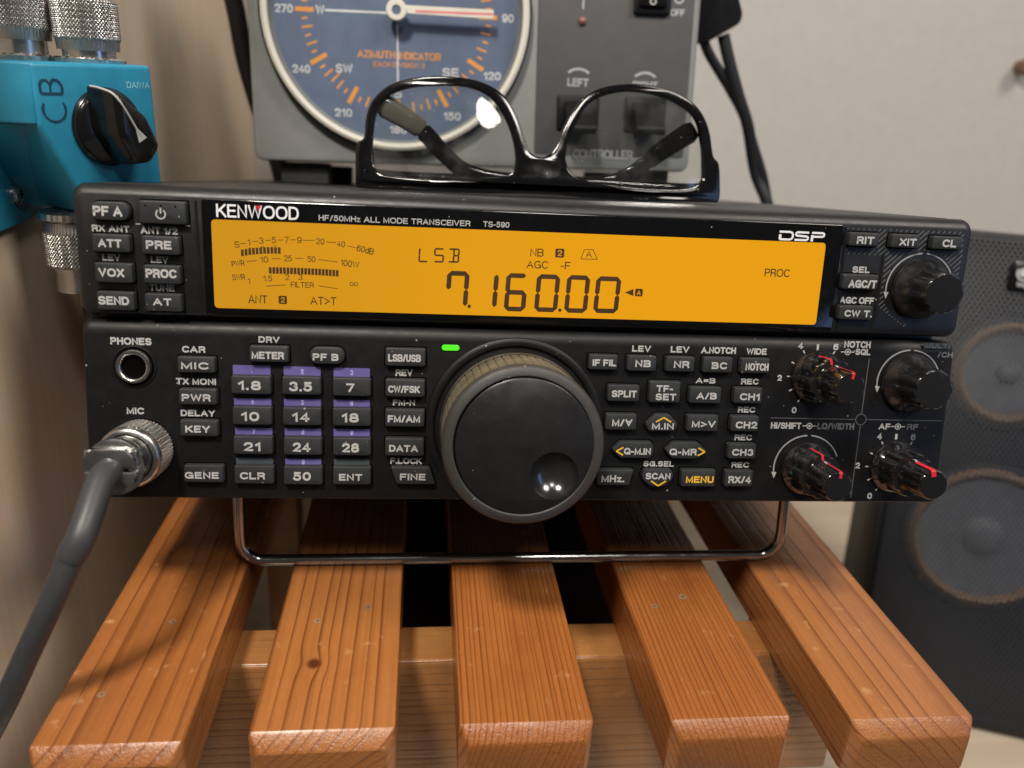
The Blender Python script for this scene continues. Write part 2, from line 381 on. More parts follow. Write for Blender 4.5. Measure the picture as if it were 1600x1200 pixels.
# letters of a plain sans, drawn as strokes on a unit cap height: points, and arcs (centre x, y, radii, from, to)
def A_(cx, cy, rx, ry, a0, a1):
    n = max(4, int(abs(a1 - a0) / 15)); out = []
    for q in range(n + 1):
        t = rad(a0 + (a1 - a0) * q / n); c, d = math.cos(t), math.sin(t); e = .86
        out.append((cx + rx * math.copysign(abs(c) ** e, c), cy + ry * math.copysign(abs(d) ** e, d)))
    return out
LETTERS = {
 'A': [[(0, 0), (.40, 1), (.80, 0)], [(.14, .31), (.66, .31)]],
 'B': [[(0, 0), (0, 1), (.40, 1)] + A_(.40, .76, .25, .24, 90, -90) + [(0, .52)], [(.40, .52)] + A_(.42, .26, .27, .26, 90, -90) + [(0, 0)]],
 'C': [A_(.40, .5, .40, .5, 42, 318)], 'D': [[(0, 0), (0, 1), (.30, 1)] + A_(.30, .5, .42, .5, 90, -90) + [(0, 0)]],
 'E': [[(.60, 1), (0, 1), (0, 0), (.62, 0)], [(0, .52), (.54, .52)]], 'F': [[(.58, 1), (0, 1), (0, 0)], [(0, .49), (.50, .49)]],
 'G': [A_(.41, .5, .41, .5, 42, 335) + [(.80, .45), (.46, .45)], [(.80, .45), (.80, .02)]],
 'H': [[(0, 0), (0, 1)], [(.66, 0), (.66, 1)], [(0, .52), (.66, .52)]], 'I': [[(0, 0), (0, 1)]],
 'J': [[(.46, 1)] + A_(.23, .27, .23, .27, 0, -175)], 'K': [[(0, 0), (0, 1)], [(.66, 1), (0, .36)], [(.22, .58), (.70, 0)]],
 'L': [[(0, 1), (0, 0), (.56, 0)]], 'M': [[(0, 0), (0, 1), (.40, .06), (.80, 1), (.80, 0)]], 'N': [[(0, 0), (0, 1), (.66, 0), (.66, 1)]],
 'O': [A_(.43, .5, .43, .5, 0, 360)], 'P': [[(0, 0), (0, 1), (.38, 1)] + A_(.38, .73, .27, .27, 90, -90) + [(0, .46)]],
 'Q': [A_(.43, .5, .43, .5, 0, 360), [(.52, .24), (.84, -.02)]], 'R': [[(0, 0), (0, 1), (.40, 1)] + A_(.40, .74, .26, .26, 90, -90) + [(0, .48)], [(.38, .48), (.58, .38), (.66, 0)]],
 'S': [A_(.34, .755, .32, .245, 22, 268) + A_(.35, .25, .34, .255, 88, -158)], 'T': [[(0, 1), (.68, 1)], [(.34, 1), (.34, 0)]],
 'U': [[(0, 1)] + A_(.33, .32, .33, .32, 180, 360) + [(.66, 1)]], 'V': [[(0, 1), (.37, 0), (.74, 1)]], 'W': [[(0, 1), (.25, 0), (.52, .96), (.79, 0), (1.04, 1)]],
 'X': [[(0, 0), (.68, 1)], [(0, 1), (.68, 0)]], 'Y': [[(0, 1), (.36, .42), (.72, 1)], [(.36, .42), (.36, 0)]], 'Z': [[(0, 1), (.60, 1), (0, 0), (.62, 0)]],
 '0': [A_(.29, .5, .29, .5, 0, 360)], '1': [[(0, .74), (.26, 1), (.26, 0)]], '2': [A_(.29, .71, .28, .29, 168, -32) + [(.0, 0), (.58, 0)]],
 '3': [A_(.28, .765, .25, .235, 160, -88) + A_(.28, .265, .29, .265, 88, -160)], '4': [[(.44, 0), (.44, 1), (0, .27), (.60, .27)]],
 '5': [[(.52, 1), (.09, 1), (.04, .50)] + A_(.28, .33, .29, .33, 128, -155)], '6': [A_(.29, .32, .28, .32, 0, 360), A_(.31, .60, .30, .40, 42, 180) + [(.01, .32)]],
 '7': [[(0, 1), (.56, 1), (.20, 0)]], '8': [A_(.29, .76, .25, .24, 0, 360), A_(.29, .26, .29, .26, 0, 360)],
 '9': [A_(.29, .68, .28, .32, 0, 360), A_(.27, .40, .30, .40, -138, 0) + [(.57, .68)]],
 '.': [[(0, 0), (.01, 0)]], '/': [[(0, 0), (.34, 1)]], '-': [[(0, .38), (.26, .38)]], '=': [[(0, .34), (.50, .34)], [(0, .66), (.50, .66)]], '>': [[(0, .82), (.60, .46), (0, .10)]],
 'z': [[(0, .68), (.42, .68), (0, 0), (.44, 0)]], 'd': [A_(.25, .35, .25, .35, 0, 360), [(.52, 0), (.52, 1)]], 'o': [A_(.26, .35, .26, .35, 0, 360)],
 'l': [[(0, 0), (0, 1)]], 'i': [[(0, 0), (0, .68)], [(0, .98), (0, 1)]], 't': [[(.14, .95), (.14, .06), (.30, 0)], [(0, .68), (.30, .68)]],
 'e': [[(.02, .36), (.50, .36)] + A_(.26, .35, .25, .35, 8, 310)], 'c': [A_(.26, .35, .26, .35, 45, 315)], 'g': [A_(.25, .35, .25, .35, 0, 360), [(.52, .68), (.52, -.12)] + A_(.26, -.12, .26, .16, 0, -160)],
 'h': [[(0, 0), (0, 1)], A_(.23, .44, .23, .25, 180, 0) + [(.46, 0)]]}
def ribbon_2d(P, w):
    """an even band along a flat path, mitred at its corners, square at its ends"""
    P = [p for q, p in enumerate(P) if q == 0 or math.dist(p, P[q - 1]) > 1e-5]
    loop = len(P) > 3 and math.dist(P[0], P[-1]) < 1e-4
    if loop: P = P[:-1]
    n = len(P); L, R = [], []
    def unit(a, b): l = math.dist(a, b) or 1; return ((b[0] - a[0]) / l, (b[1] - a[1]) / l)
    for q in range(n):
        d0 = unit(P[q - 1], P[q]) if q or loop else None; d1 = unit(P[q], P[(q + 1) % n]) if q < n - 1 or loop else None
        p = P[q]
        if d0 is None: p = (p[0] - d1[0] * w / 2, p[1] - d1[1] * w / 2); d0 = d1
        if d1 is None: p = (p[0] + d0[0] * w / 2, p[1] + d0[1] * w / 2); d1 = d0
        nx, ny = -(d0[1] + d1[1]), d0[0] + d1[0]; l = math.hypot(nx, ny)
        if l < .35: nx, ny, k_ = -d0[1], d0[0], 1.0
        else: nx, ny = nx / l, ny / l; k_ = min(1 / max(.2, (nx * -d0[1] + ny * d0[0])), 1.6)
        L.append((p[0] + nx * w / 2 * k_, p[1] + ny * w / 2 * k_)); R.append((p[0] - nx * w / 2 * k_, p[1] - ny * w / 2 * k_))
    V = L + R; F = [(q, q + 1, n + q + 1, n + q) for q in range(n - 1)] + ([(n - 1, 0, n, 2 * n - 1)] if loop else [])
    return V, F
def curve_mesh(cu):
    ob = bpy.data.objects.new('tmp', cu); me = bpy.data.meshes.new_from_object(ob)
    V = [tuple(v.co) for v in me.vertices]; F = [tuple(p.vertices) for p in me.polygons]
    bpy.data.objects.remove(ob); bpy.data.meshes.remove(me); bpy.data.curves.remove(cu); return V, F
def rrect(x0, x1, y0, y1, r, h, n=5):
    r = max(1e-3, min(r, (x1 - x0) / 2 - 1e-3, (y1 - y0) / 2 - 1e-3)); P = []
    for cx, cy, a in ((x1 - r, y1 - r, 0), (x0 + r, y1 - r, 90), (x0 + r, y0 + r, 180), (x1 - r, y0 + r, 270)):
        for i in range(n + 1):
            t = rad(a + 90 * i / n); P.append((cx + r * math.cos(t), cy + r * math.sin(t), h))
    return P
def scaled(poly, cx, cy, inset, h):
    w = max(p[0] for p in poly) - min(p[0] for p in poly); q = max(p[1] for p in poly) - min(p[1] for p in poly)
    a, b = (w - 2 * inset) / w, (q - 2 * inset) / q
    return [(cx + (x - cx) * a, cy + (y - cy) * b, h) for x, y in [(p[0], p[1]) for p in poly]]
def rbox(mb, x0, x1, y0, y1, h0, h1, r, mat, ch=.6, fr=None):
    mb.loft([rrect(x0 + ch, x1 - ch, y0 + ch, y1 - ch, r, h0), rrect(x0, x1, y0, y1, r + ch * .4, h0 + ch), rrect(x0, x1, y0, y1, r + ch * .4, h1 - ch),
             rrect(x0 + ch * .3, x1 - ch * .3, y0 + ch * .3, y1 - ch * .3, r, h1 - ch * .3), rrect(x0 + ch, x1 - ch, y0 + ch, y1 - ch, r, h1)], mat, fr=fr)
def smooth_path(pts, k=8):
    """catmull-rom through the points"""
    P = [Vector(p) for p in pts]; P = [P[0] * 2 - P[1]] + P + [P[-1] * 2 - P[-2]]; out = []
    for i in range(1, len(P) - 2):
        for j in range(k):
            t = j / k; a, b, c, d = P[i - 1:i + 3]
            out.append(.5 * ((2 * b) + (c - a) * t + (2 * a - 5 * b + 4 * c - d) * t * t + (3 * b - a - 3 * c + d) * t ** 3))
    out.append(P[-2]); return [tuple(p) for p in out]
def rounded_poly(poly, r, n=4):
    out = []
    for i, p in enumerate(poly):
        a = Vector(poly[i - 1]); b = Vector(p); c = Vector(poly[(i + 1) % len(poly)])
        d1 = (a - b); d2 = (c - b); q = min(r, d1.length * .45, d2.length * .45)
        s_, e = b + d1.normalized() * q, b + d2.normalized() * q
        for j in range(n + 1):
            t = j / n; pt = s_ * (1 - t) ** 2 + b * 2 * t * (1 - t) + e * t * t; out.append((pt.x, pt.y))
    return out
def thing(name, label, cat, loc, group=None):
    o = bpy.data.objects.new(name, None); sc.collection.objects.link(o); o.empty_display_size = .02
    o.location = [x * S for x in loc]; o['label'] = label; o['category'] = cat
    if group: o['group'] = group
    return o
def tag(o, label, cat, group=None):
    o['label'] = label; o['category'] = cat
    if group: o['group'] = group
    return o
LENS_TILT = (-0.06, -0.01)
# ------------------------------------------------------------------ measured layout of the radio's front (mm)
BUTTONS = [  # on the lower panel?, shape, centre u, v, width, height (mm), legends (text, u, v, width, height, colour)
 (0,'pill',(-123.88, 29.87, 10.68, 5.1),[('PF A', -124.4, 29.8, 7.92, 2.74, 'w')]),
 (0,'rect',(-109.52, 30.0, 12.9, 6.37),[('@power', -110.06, 29.72, 2.79, 3.01, 'w')]),
 (0,'rect',(-124.08, 20.93, 10.32, 5.01),[('ATT', -124.39, 20.92, 6.43, 2.29, 'w')]),
 (0,'rect',(-110.59, 20.79, 10.45, 5.22),[('PRE', -111.06, 20.92, 7.02, 2.41, 'w')]),
 (0,'rect',(-123.91, 12.57, 10.34, 5.64),[('VOX', -124.53, 12.64, 7.04, 2.38, 'w')]),
 (0,'rect',(-110.64, 12.52, 10.27, 5.36),[('PROC', -110.87, 12.83, 8.5, 2.54, 'w')]),
 (0,'rect',(-123.92, 4.54, 10.42, 5.39),[('SEND', -124.38, 4.65, 8.47, 2.47, 'w')]),
 (0,'rect',(-110.72, 4.45, 10.35, 5.2),[('AT', -110.97, 4.68, 5.17, 2.13, 'w')]),
 (0,'rect',(98.08, 30.15, 9.64, 4.14),[('RIT', 98.53, 29.92, 5.54, 2.27, 'w')]),
 (0,'rect',(111.55, 30.16, 9.32, 4.16),[('XIT', 112.3, 29.86, 5.45, 2.17, 'w')]),
 (0,'rect',(125.18, 30.07, 9.84, 3.99),[('CL', 125.86, 29.97, 4.59, 2.34, 'w')]),
 (0,'rect',(98.78, 17.14, 11.52, 4.64),[('AGC/T', 99.54, 16.58, 9.14, 2.49, 'w')]),
 (0,'rect',(98.65, 7.49, 11.09, 4.42),[('CW T.', 99.44, 7.3, 9.03, 2.11, 'w')]),
 (1,'rect',(-102.08, 41.67, 10.78, 4.75),[('MIC', -102.48, 41.38, 7.74, 2.09, 'w')]),
 (1,'rect',(-101.87, 32.12, 10.96, 4.81),[('PWR', -102.32, 31.85, 8.24, 2.15, 'w')]),
 (1,'rect',(-101.75, 22.6, 11.03, 4.97),[('KEY', -102.15, 22.35, 7.1, 2.14, 'w')]),
 (1,'rect',(-100.74, 8.63, 11.64, 5.32),[('GENE', -101.27, 8.16, 9.87, 2.08, 'w')]),
 (1,'rect',(-81.16, 45.34, 11.32, 4.86),[('METER', -81.49, 44.95, 9.38, 2.19, 'w')]),
 (1,'pill',(-64.32, 45.26, 10.2, 5.09),[('PF B', -64.68, 44.82, 7.56, 2.11, 'w')]),
 (1,'rect',(-86.45, 35.98, 11.57, 5.58),[('1.8', -86.89, 35.83, 6.6, 2.79, 'w')]),
 (1,'rect',(-71.79, 36.04, 11.42, 5.52),[('3.5', -72.03, 35.79, 6.65, 2.91, 'w')]),
 (1,'rect',(-57.01, 35.94, 11.37, 5.55),[('7', -57.39, 35.74, 2.46, 2.63, 'w')]),
 (1,'rect',(-86.3, 26.69, 11.49, 5.65),[('10', -86.83, 26.44, 5.21, 2.83, 'w')]),
 (1,'rect',(-71.71, 26.71, 11.4, 5.53),[('14', -72.02, 26.48, 5.05, 2.84, 'w')]),
 (1,'rect',(-56.98, 26.76, 11.43, 5.56),[('18', -57.41, 26.52, 5.05, 2.86, 'w')]),
 (1,'rect',(-86.15, 17.62, 11.58, 5.62),[('21', -86.42, 17.18, 4.87, 2.76, 'w')]),
 (1,'rect',(-71.53, 17.56, 11.37, 5.56),[('24', -71.87, 17.21, 5.23, 2.88, 'w')]),
 (1,'rect',(-56.9, 17.55, 11.41, 5.59),[('28', -57.29, 17.2, 5.1, 2.9, 'w')]),
 (1,'rect',(-85.99, 8.5, 11.69, 5.69),[('CLR', -86.47, 8.15, 7.35, 2.2, 'w')]),
 (1,'rect',(-71.51, 8.39, 11.59, 5.8),[('50', -71.8, 8.13, 5.3, 2.71, 'w')]),
 (1,'rect',(-56.86, 8.48, 11.5, 5.74),[('ENT', -57.23, 7.96, 7.0, 2.12, 'w')]),
 (1,'rect',(-41.13, 45.32, 12.01, 5.52),[('LSB/USB', -41.38, 45.07, 9.78, 2.25, 'w')]),
 (1,'rect',(-41.09, 35.92, 11.89, 5.49),[('CW/FSK', -41.42, 35.57, 9.5, 2.18, 'w')]),
 (1,'rect',(-41.06, 26.69, 11.97, 5.46),[('FM/AM', -41.29, 26.44, 9.76, 2.18, 'w')]),
 (1,'rect',(-41.03, 17.65, 11.92, 5.62),[('DATA', -41.32, 17.22, 8.74, 2.15, 'w')]),
 (1,'skewr',(-38.27, 8.64, 13.89, 5.59),[('FINE', -38.36, 8.24, 7.83, 2.12, 'w')]),
 (1,'rect',(19.29, 45.2, 9.09, 4.76),[('IF FIL', 19.63, 45.04, 7.36, 2.06, 'w')]),
 (1,'rect',(31.45, 45.12, 9.18, 4.88),[('NB', 31.78, 45.06, 4.9, 2.15, 'w')]),
 (1,'rect',(43.6, 45.15, 9.2, 4.81),[('NR', 43.99, 45.06, 4.89, 2.2, 'w')]),
 (1,'rect',(55.61, 45.17, 9.55, 4.93),[('BC', 56.07, 44.95, 4.89, 2.17, 'w')]),
 (1,'rect',(67.71, 45.19, 9.43, 4.85),[('NOTCH', 68.29, 44.82, 7.51, 2.29, 'w')]),
 (1,'rect',(26.21, 35.63, 10.11, 5.24),[('SPLIT', 26.42, 35.46, 7.89, 2.18, 'w')]),
 (1,'rect',(39.29, 36.29, 10.0, 6.88),[('TF-', 39.15, 37.35, 5.3, 2.12, 'w'), ('SET', 39.71, 34.73, 6.52, 2.13, 'w')]),
 (1,'rect',(52.33, 35.52, 10.21, 5.29),[('A/B', 52.77, 35.27, 6.5, 2.12, 'w')]),
 (1,'rect',(66.23, 35.68, 9.27, 5.11),[('CH1', 66.74, 35.26, 6.46, 2.21, 'w')]),
 (1,'rect',(25.98, 26.55, 9.86, 5.2),[('M/@A', 26.23, 26.3, 6.47, 2.24, 'w')]),
 (1,'hexup',(39.02, 26.5, 10.47, 5.53),[('M.IN', 39.35, 25.38, 7.01, 2.05, 'w'), ('@up', 39.47, 27.43, 4.93, 1.43, 'y')]),
 (1,'rect',(52.13, 26.55, 10.16, 5.25),[('M>V', 52.44, 26.26, 7.63, 2.1, 'w')]),
 (1,'rect',(65.9, 26.6, 9.22, 5.07),[('CH2', 66.41, 26.18, 7.0, 2.24, 'w')]),
 (1,'arrowl',(30.13, 17.63, 13.33, 5.37),[('Q-M.IN', 31.68, 17.18, 8.67, 2.17, 'w'), ('@left', 26.03, 17.17, 2.19, 2.48, 'y')]),
 (1,'arrowr',(47.27, 17.63, 13.5, 5.4),[('Q-MR', 46.42, 17.15, 8.83, 2.18, 'w'), ('@right', 52.42, 17.28, 2.25, 2.5, 'y')]),
 (1,'rect',(65.8, 17.65, 9.27, 5.02),[('CH3', 65.94, 17.28, 6.95, 2.18, 'w')]),
 (1,'skewl',(25.11, 8.65, 11.71, 5.21),[('MHz.', 24.33, 8.23, 7.35, 2.25, 'w')]),
 (1,'hexdn',(38.75, 8.56, 10.17, 5.66),[('SCAN', 38.89, 9.19, 8.05, 2.09, 'w'), ('@down', 39.07, 6.83, 4.78, 1.58, 'y')]),
 (1,'rect',(52.05, 8.63, 11.22, 5.58),[('MENU', 52.53, 8.21, 9.06, 2.21, 'y')]),
 (1,'rect',(65.39, 8.64, 9.32, 5.4),[('RX/4', 65.63, 8.27, 7.41, 2.33, 'w')]),
]
LEGENDS = [
 (0,'RX ANT',(-124.7, 24.89, 10.29, 1.85),'w'),
 (0,'ANT 1/2',(-111.43, 24.84, 10.15, 2.07),'w'),
 (0,'LEV',(-125.08, 16.75, 4.93, 1.91),'w'),
 (0,'LEV',(-111.8, 16.58, 4.89, 1.92),'w'),
 (0,'TUNE',(-111.6, 8.53, 7.1, 2.04),'w'),
 (0,'SEL',(99.59, 20.8, 5.63, 1.98),'w'),
 (0,'AGC OFF',(99.58, 11.2, 11.2, 2.13),'w'),
 (1,'PHONES',(-121.01, 47.91, 11.59, 2.13),'w'),
 (1,'MIC',(-120.55, 27.15, 4.94, 1.98),'w'),
 (1,'CAR',(-103.28, 45.94, 6.65, 1.94),'w'),
 (1,'TX MONI',(-102.88, 36.35, 11.52, 1.93),'w'),
 (1,'DELAY',(-102.57, 26.76, 9.93, 1.95),'w'),
 (1,'DRV',(-81.51, 49.4, 6.1, 1.87),'w'),
 (1,'REV',(-41.53, 40.32, 5.21, 2.06),'w'),
 (1,'FM-N',(-41.45, 31.1, 6.7, 1.93),'w'),
 (1,'F.LOCK',(-40.56, 12.75, 9.63, 2.04),'w'),
 (1,'LEV',(31.58, 49.43, 5.92, 1.94),'w'),
 (1,'LEV',(43.85, 49.49, 5.94, 2.01),'w'),
 (1,'A.NOTCH',(56.29, 49.51, 11.23, 2.06),'w'),
 (1,'WIDE',(68.65, 49.46, 6.57, 1.97),'w'),
 (1,'A=B',(52.83, 39.82, 6.31, 1.76),'w'),
 (1,'REC',(67.22, 39.84, 5.66, 1.87),'w'),
 (1,'REC',(66.89, 30.73, 5.59, 1.89),'w'),
 (1,'REC',(66.57, 21.64, 5.7, 1.89),'w'),
 (1,'SG.SEL',(39.44, 12.65, 9.88, 1.81),'w'),
 (1,'REC',(66.33, 12.59, 5.75, 1.83),'w'),
 (1,'NOTCH',(101.68, 52.49, 8.86, 2.15),'w'),
 (1,'SQL',(103.79, 50.13, 4.97, 2.05),'w'),
 (1,'@conc',(98.68, 50.01, 4.48, 2.05),'w'),
 (1,'HI/SHIFT',(80.5, 25.74, 10.15, 2.1),'w'),
 (1,'@conc',(88.33, 25.75, 4.83, 2.11),'w'),
 (1,'LO/WIDTH',(97.2, 25.78, 12.48, 2.11),'g'),
 (1,'AF',(113.78, 25.98, 3.94, 2.02),'w'),
 (1,'@conc',(118.33, 26.0, 4.94, 2.13),'w'),
 (1,'RF',(123.43, 25.97, 3.9, 1.92),'g'),
 (1,'/CH',(131.66, 49.89, 5.14, 1.81),'g'),
 (1,'4',(82.9, 51.67, 1.68, 2.03),'w'),
 (1,'6',(94.57, 51.55, 1.7, 2.04),'w'),
 (1,'2',(76.9, 41.23, 1.48, 1.95),'w'),
 (1,'0',(82.7, 30.86, 1.6, 1.98),'w'),
 (1,'4',(112.45, 22.71, 1.64, 2.13),'w'),
 (1,'6',(124.04, 22.55, 1.66, 2.14),'g'),
 (1,'2',(106.03, 12.81, 1.54, 2.05),'w'),
 (1,'0',(111.29, 2.53, 1.66, 2.08),'w'),
 (1,'@dot',(88.58, 51.4, 0.74, 1.84),'w'),
 (1,'@dot',(118.18, 22.63, 0.77, 1.82),'w'),
]
STRIPS = [
 ((-86.66, 39.91, 10.95, 3.34),'1','p'),
 ((-71.9, 39.83, 10.85, 3.34),'2','p'),
 ((-57.22, 39.84, 10.81, 3.13),'3','p'),
 ((-86.53, 30.85, 10.92, 3.13),'4','p'),
 ((-71.87, 30.82, 10.94, 3.34),'5','p'),
 ((-57.19, 30.84, 10.87, 3.26),'6','p'),
 ((-86.35, 21.7, 10.95, 3.36),'7','p'),
 ((-71.77, 21.72, 10.87, 3.38),'8','p'),
 ((-57.16, 21.68, 10.94, 3.5),'9','p'),
 ((-86.24, 12.45, 10.96, 3.2),'','d'),
 ((-71.75, 12.36, 10.8, 3.12),'0','p'),
 ((-57.11, 12.37, 10.77, 3.24),'','d'),
]
LCD_TEXT = [
 ('S',(-89.82, 21.71, 1.44, 1.83),0),
 ('1',(-86.46, 22.47, 0.72, 1.74),0),
 ('3',(-82.95, 23.06, 1.27, 1.74),0),
 ('5',(-79.4, 23.37, 1.27, 1.74),0),
 ('7',(-75.77, 23.54, 1.27, 1.74),0),
 ('9',(-72.13, 23.64, 1.28, 1.74),0),
 ('20',(-66.18, 23.49, 2.38, 1.75),-3),
 ('40',(-60.24, 22.97, 2.39, 1.75),-6),
 ('60dB',(-53.22, 21.47, 5.0, 1.86),-12),
 ('PWR',(-89.73, 16.3, 3.62, 1.66),7),
 ('10',(-82.26, 17.67, 2.27, 1.75),2),
 ('25',(-75.51, 18.25, 2.28, 1.76),0),
 ('50',(-68.79, 18.26, 2.3, 1.76),0),
 ('100W',(-57.72, 17.31, 5.38, 1.87),-7),
 ('SWR',(-89.69, 12.33, 3.63, 1.67),4),
 ('1',(-86.81, 11.3, 0.73, 1.68),0),
 ('1.5',(-81.41, 12.22, 2.56, 1.68),2),
 ('2',(-75.81, 12.78, 1.19, 1.68),0),
 ('3',(-72.04, 12.9, 1.2, 1.68),0),
 ('@inf',(-56.58, 11.34, 2.43, 1.32),0),
 ('FILTER',(-71.53, 10.67, 6.64, 1.65),0),
 ('ANT',(-84.41, 6.03, 5.5, 2.45),0),
 ('AT>T',(-65.47, 6.13, 7.64, 2.38),0),
 ('NB',(-2.57, 22.52, 4.05, 2.38),0),
 ('AGC',(-2.31, 18.92, 6.38, 2.28),0),
 ('-F',(6.27, 18.92, 2.92, 2.29),0),
 ('PROC',(72.39, 18.95, 7.98, 2.45),0),
 ('A',(13.16, 22.6, 1.75, 1.81),0),
]
LCD_BOXED = [('2', -77.24, 6.06, 2.4, 2.46), ('2', 4.3, 22.59, 2.71, 2.65), ('A', 29.35, 11.54, 2.39, 2.35)]
LCD_LINES = [(-88.82, 22.0, -87.29, 22.06), (-85.46, 22.78, -83.93, 22.84), (-81.84, 23.19, -80.3, 23.25), (-78.31, 23.41, -76.77, 23.47), (-74.77, 23.6, -73.13, 23.66), (-71.04, 23.59, -67.84, 23.71), (-64.46, 23.37, -61.71, 23.29), (-58.4, 22.48, -56.0, 22.02), (-87.36, 16.94, -84.27, 17.32), (-80.16, 18.02, -77.61, 18.11), (-73.5, 18.32, -71.03, 18.41), (-66.72, 18.21, -61.19, 17.69), (-81.92, 9.96, -76.22, 10.52), (-66.91, 10.53, -61.25, 9.86), (-86.52, 20.73, -85.79, 20.94), (-83.11, 21.22, -82.25, 21.33), (-79.62, 21.64, -78.8, 21.71)]
LCD_BARS = [[[-88.37, 19.39], [-77.92, 20.4], 11], [[-80.61, 14.58], [-61.4, 14.38], 20]]
LCD_SEGMENTS = [('L', -36.22, 20.58, 3.01, 4.31), ('5', -31.7, 20.66, 3.02, 4.28), ('B', -27.36, 20.74, 3.41, 4.25), ('7', -26.05, 10.73, 6.69, 11.01), ('1', -14.61, 10.66, 2.32, 10.97), ('6', -8.4, 10.41, 6.59, 11.5), ('0', 1.1, 10.44, 7.13, 11.41), ('0', 10.3, 10.46, 7.1, 11.47), ('0', 19.57, 10.5, 7.73, 11.22)]
LCD_DOTS = [[-22.55, 5.49], [5.06, 5.13]]
LCD_TRAPEZIUM = [[10.81, 21.09], [11.71, 23.88], [14.34, 23.98], [15.8, 21.16]]; LCD_ARROW = [[24.97, 11.4], [27.58, 12.56], [27.74, 10.41]]

# ------------------------------------------------------------------ setting: walls and desk
mb = MB(); mb.add([(-168, 440, -222), (1800, 440, -222), (1800, 440, 900), (-168, 440, 900)], [(0, 1, 2, 3)], M['wall'])
o = mb.build('back_wall'); o['kind'] = 'structure'
mb = MB(); rbox(mb, -186, 1600, -120, 440, -244, -222, 2, M['desk'], 1)
o = mb.build('desk_top'); o['kind'] = 'structure'
mb = MB(); mb.add([], [], M['laminate']); rbox(mb, -186, -168, -24, 440, -221.5, 420, 1, M['laminate'], .8)
tag(mb.build('cabinet_side'), 'beige wood-grain cabinet side panel standing left of the radio', 'cabinet panel')

# ------------------------------------------------------------------ slatted wooden bench
bench = thing('slatted_bench', 'orange varnished wooden slatted stand carrying the radio', 'slatted stand', (-5, 100, -222))
DK_ = (.150, .042, .010)
SLATS = [(-133.8, -96.2, -54.0, (140, -330, 3.9, (.40, .150, .041), .5), []),
         (-80.2, -41.7, -51.5, (180, -300, 2.8, (.42, .162, .045), .45), [(-66.5, -25.5, 2.3)]),
         (-24.5, 12.6, -51.3, (330, -150, 1.6, (.375, .128, .031), .25), []),
         (34.5, 69.4, -52.2, (-260, -190, 1.45, (.38, .131, .033), .22), []),
         (86.6, 123.5, -54.5, (-160, -330, 4.0, (.41, .164, .053), .45), [])]
NAILS = {1: [(-68.0, -5.5, 1.2), (-52.5, 1.2, 1.3)], 3: [(55.0, 4.0, 1.5), (43.6, -1.0, 1.2)], 0: [(-112.5, -4.5, 1.2), (-122.5, -36, 1.2)]}
for i, (x0, x1, ye, (cx, cz, pitch, lt, wob), knots) in enumerate(SLATS):
    m = wood('varnished_pine_%d' % i, 'Y', cx, cz, pitch, lt, DK_, 3.1 + 7 * i, knots, wob=wob)
    fr = Frame((0, 0, 0), (1, 0, 0), (0, 0, 1), (0, -1, 0))       # u = x, v = z, h = -y
    mb = MB(fr)
    def ring(inx, top, bot, r, y, j=0):
        rnd = random.Random(i * 10 + j)
        return [(u + rnd.uniform(-.12, .12), v + rnd.uniform(-.12, .12), -y) for u, v, _ in rrect(x0 + inx, x1 - inx, -59 + bot, -40 - top, r, 0, 3)]
    ys = [300] + [ye + 2 + (298 - ye) * (1 - k / 24) for k in range(1, 25)]
    mb.loft([ring(0, 0, 0, .9, y, k) for k, y in enumerate(ys)] + [ring(0, .1, .1, 1.0, ye + .2, 40), ring(.25, .6, .3, 1.2, ye - .5, 41), ring(2.0, 3.6, 2.2, 1.5, ye - 3.4, 42), ring(2.4, 4.2, 2.6, 1.6, ye - 3.7, 43)], m)
    for nx, ny, r in NAILS.get(i, []):
        mb.lathe((nx, ny), [(r * 1.05, -39.93), (r * .3, -39.9)], M['nail'], 14, caps=(False, True), fr=WORLD)
        mb.lathe((nx, ny), [(r * .22, -39.88), (r * .1, -39.87)], M['shade_and_mark'], 8, caps=(False, True), fr=WORLD)
    mb.build('slat', bench, 24)
bw = wood('varnished_pine_beam', 'X', -30, -330, 3.6, (.40, .185, .060), (.22, .085, .023), 41, wob=1.3)
for y0, x0 in ((-2.8, -128), (214, -128)):
    mb = MB(Frame((0, 0, 0), (0, 1, 0), (0, 0, 1), (1, 0, 0)))
    rbox(mb, y0, y0 + 19, -114, -59.05, x0, 118, 1.4, bw, .8); mb.build('crossbeam', bench)
for x in (-126, 96):
    for y in (16.6, 195):
        mb = MB(Frame((0, 0, 0), (1, 0, 0), (0, 1, 0), (0, 0, 1)))
        rbox(mb, x, x + 20, y, y + 18.8, -222, -59.1, 1.2, bw, .8); mb.build('leg', bench)

# ------------------------------------------------------------------ transceiver frames
X = (0.9998649, -0.01643728, 0)
LOW = Frame((0, 0, 0), X, (0.00332905, 0.2025028, 0.97927603), (-0.01609664, -0.97914372, 0.20253016))
UPP = Frame((0.18414473, 11.2013557, 54.16823428), X, (0.00226328, 0.1376735, 0.99047508), (-0.01628072, -0.99034127, 0.1376921))
cb, sb = math.cos(rad(6.5)), math.sin(rad(6.5))
yaw = -0.0164380
def rz(x, y, z): return (x * math.cos(yaw) - y * math.sin(yaw), x * math.sin(yaw) + y * math.cos(yaw), z)
BODY = Frame((0.26893167, 16.35886729, 91.27331872), X, rz(0, sb, cb), rz(0, -cb, sb))   # v up, h towards the viewer, v = 0 is the top face
FR = {1: LOW, 0: UPP}

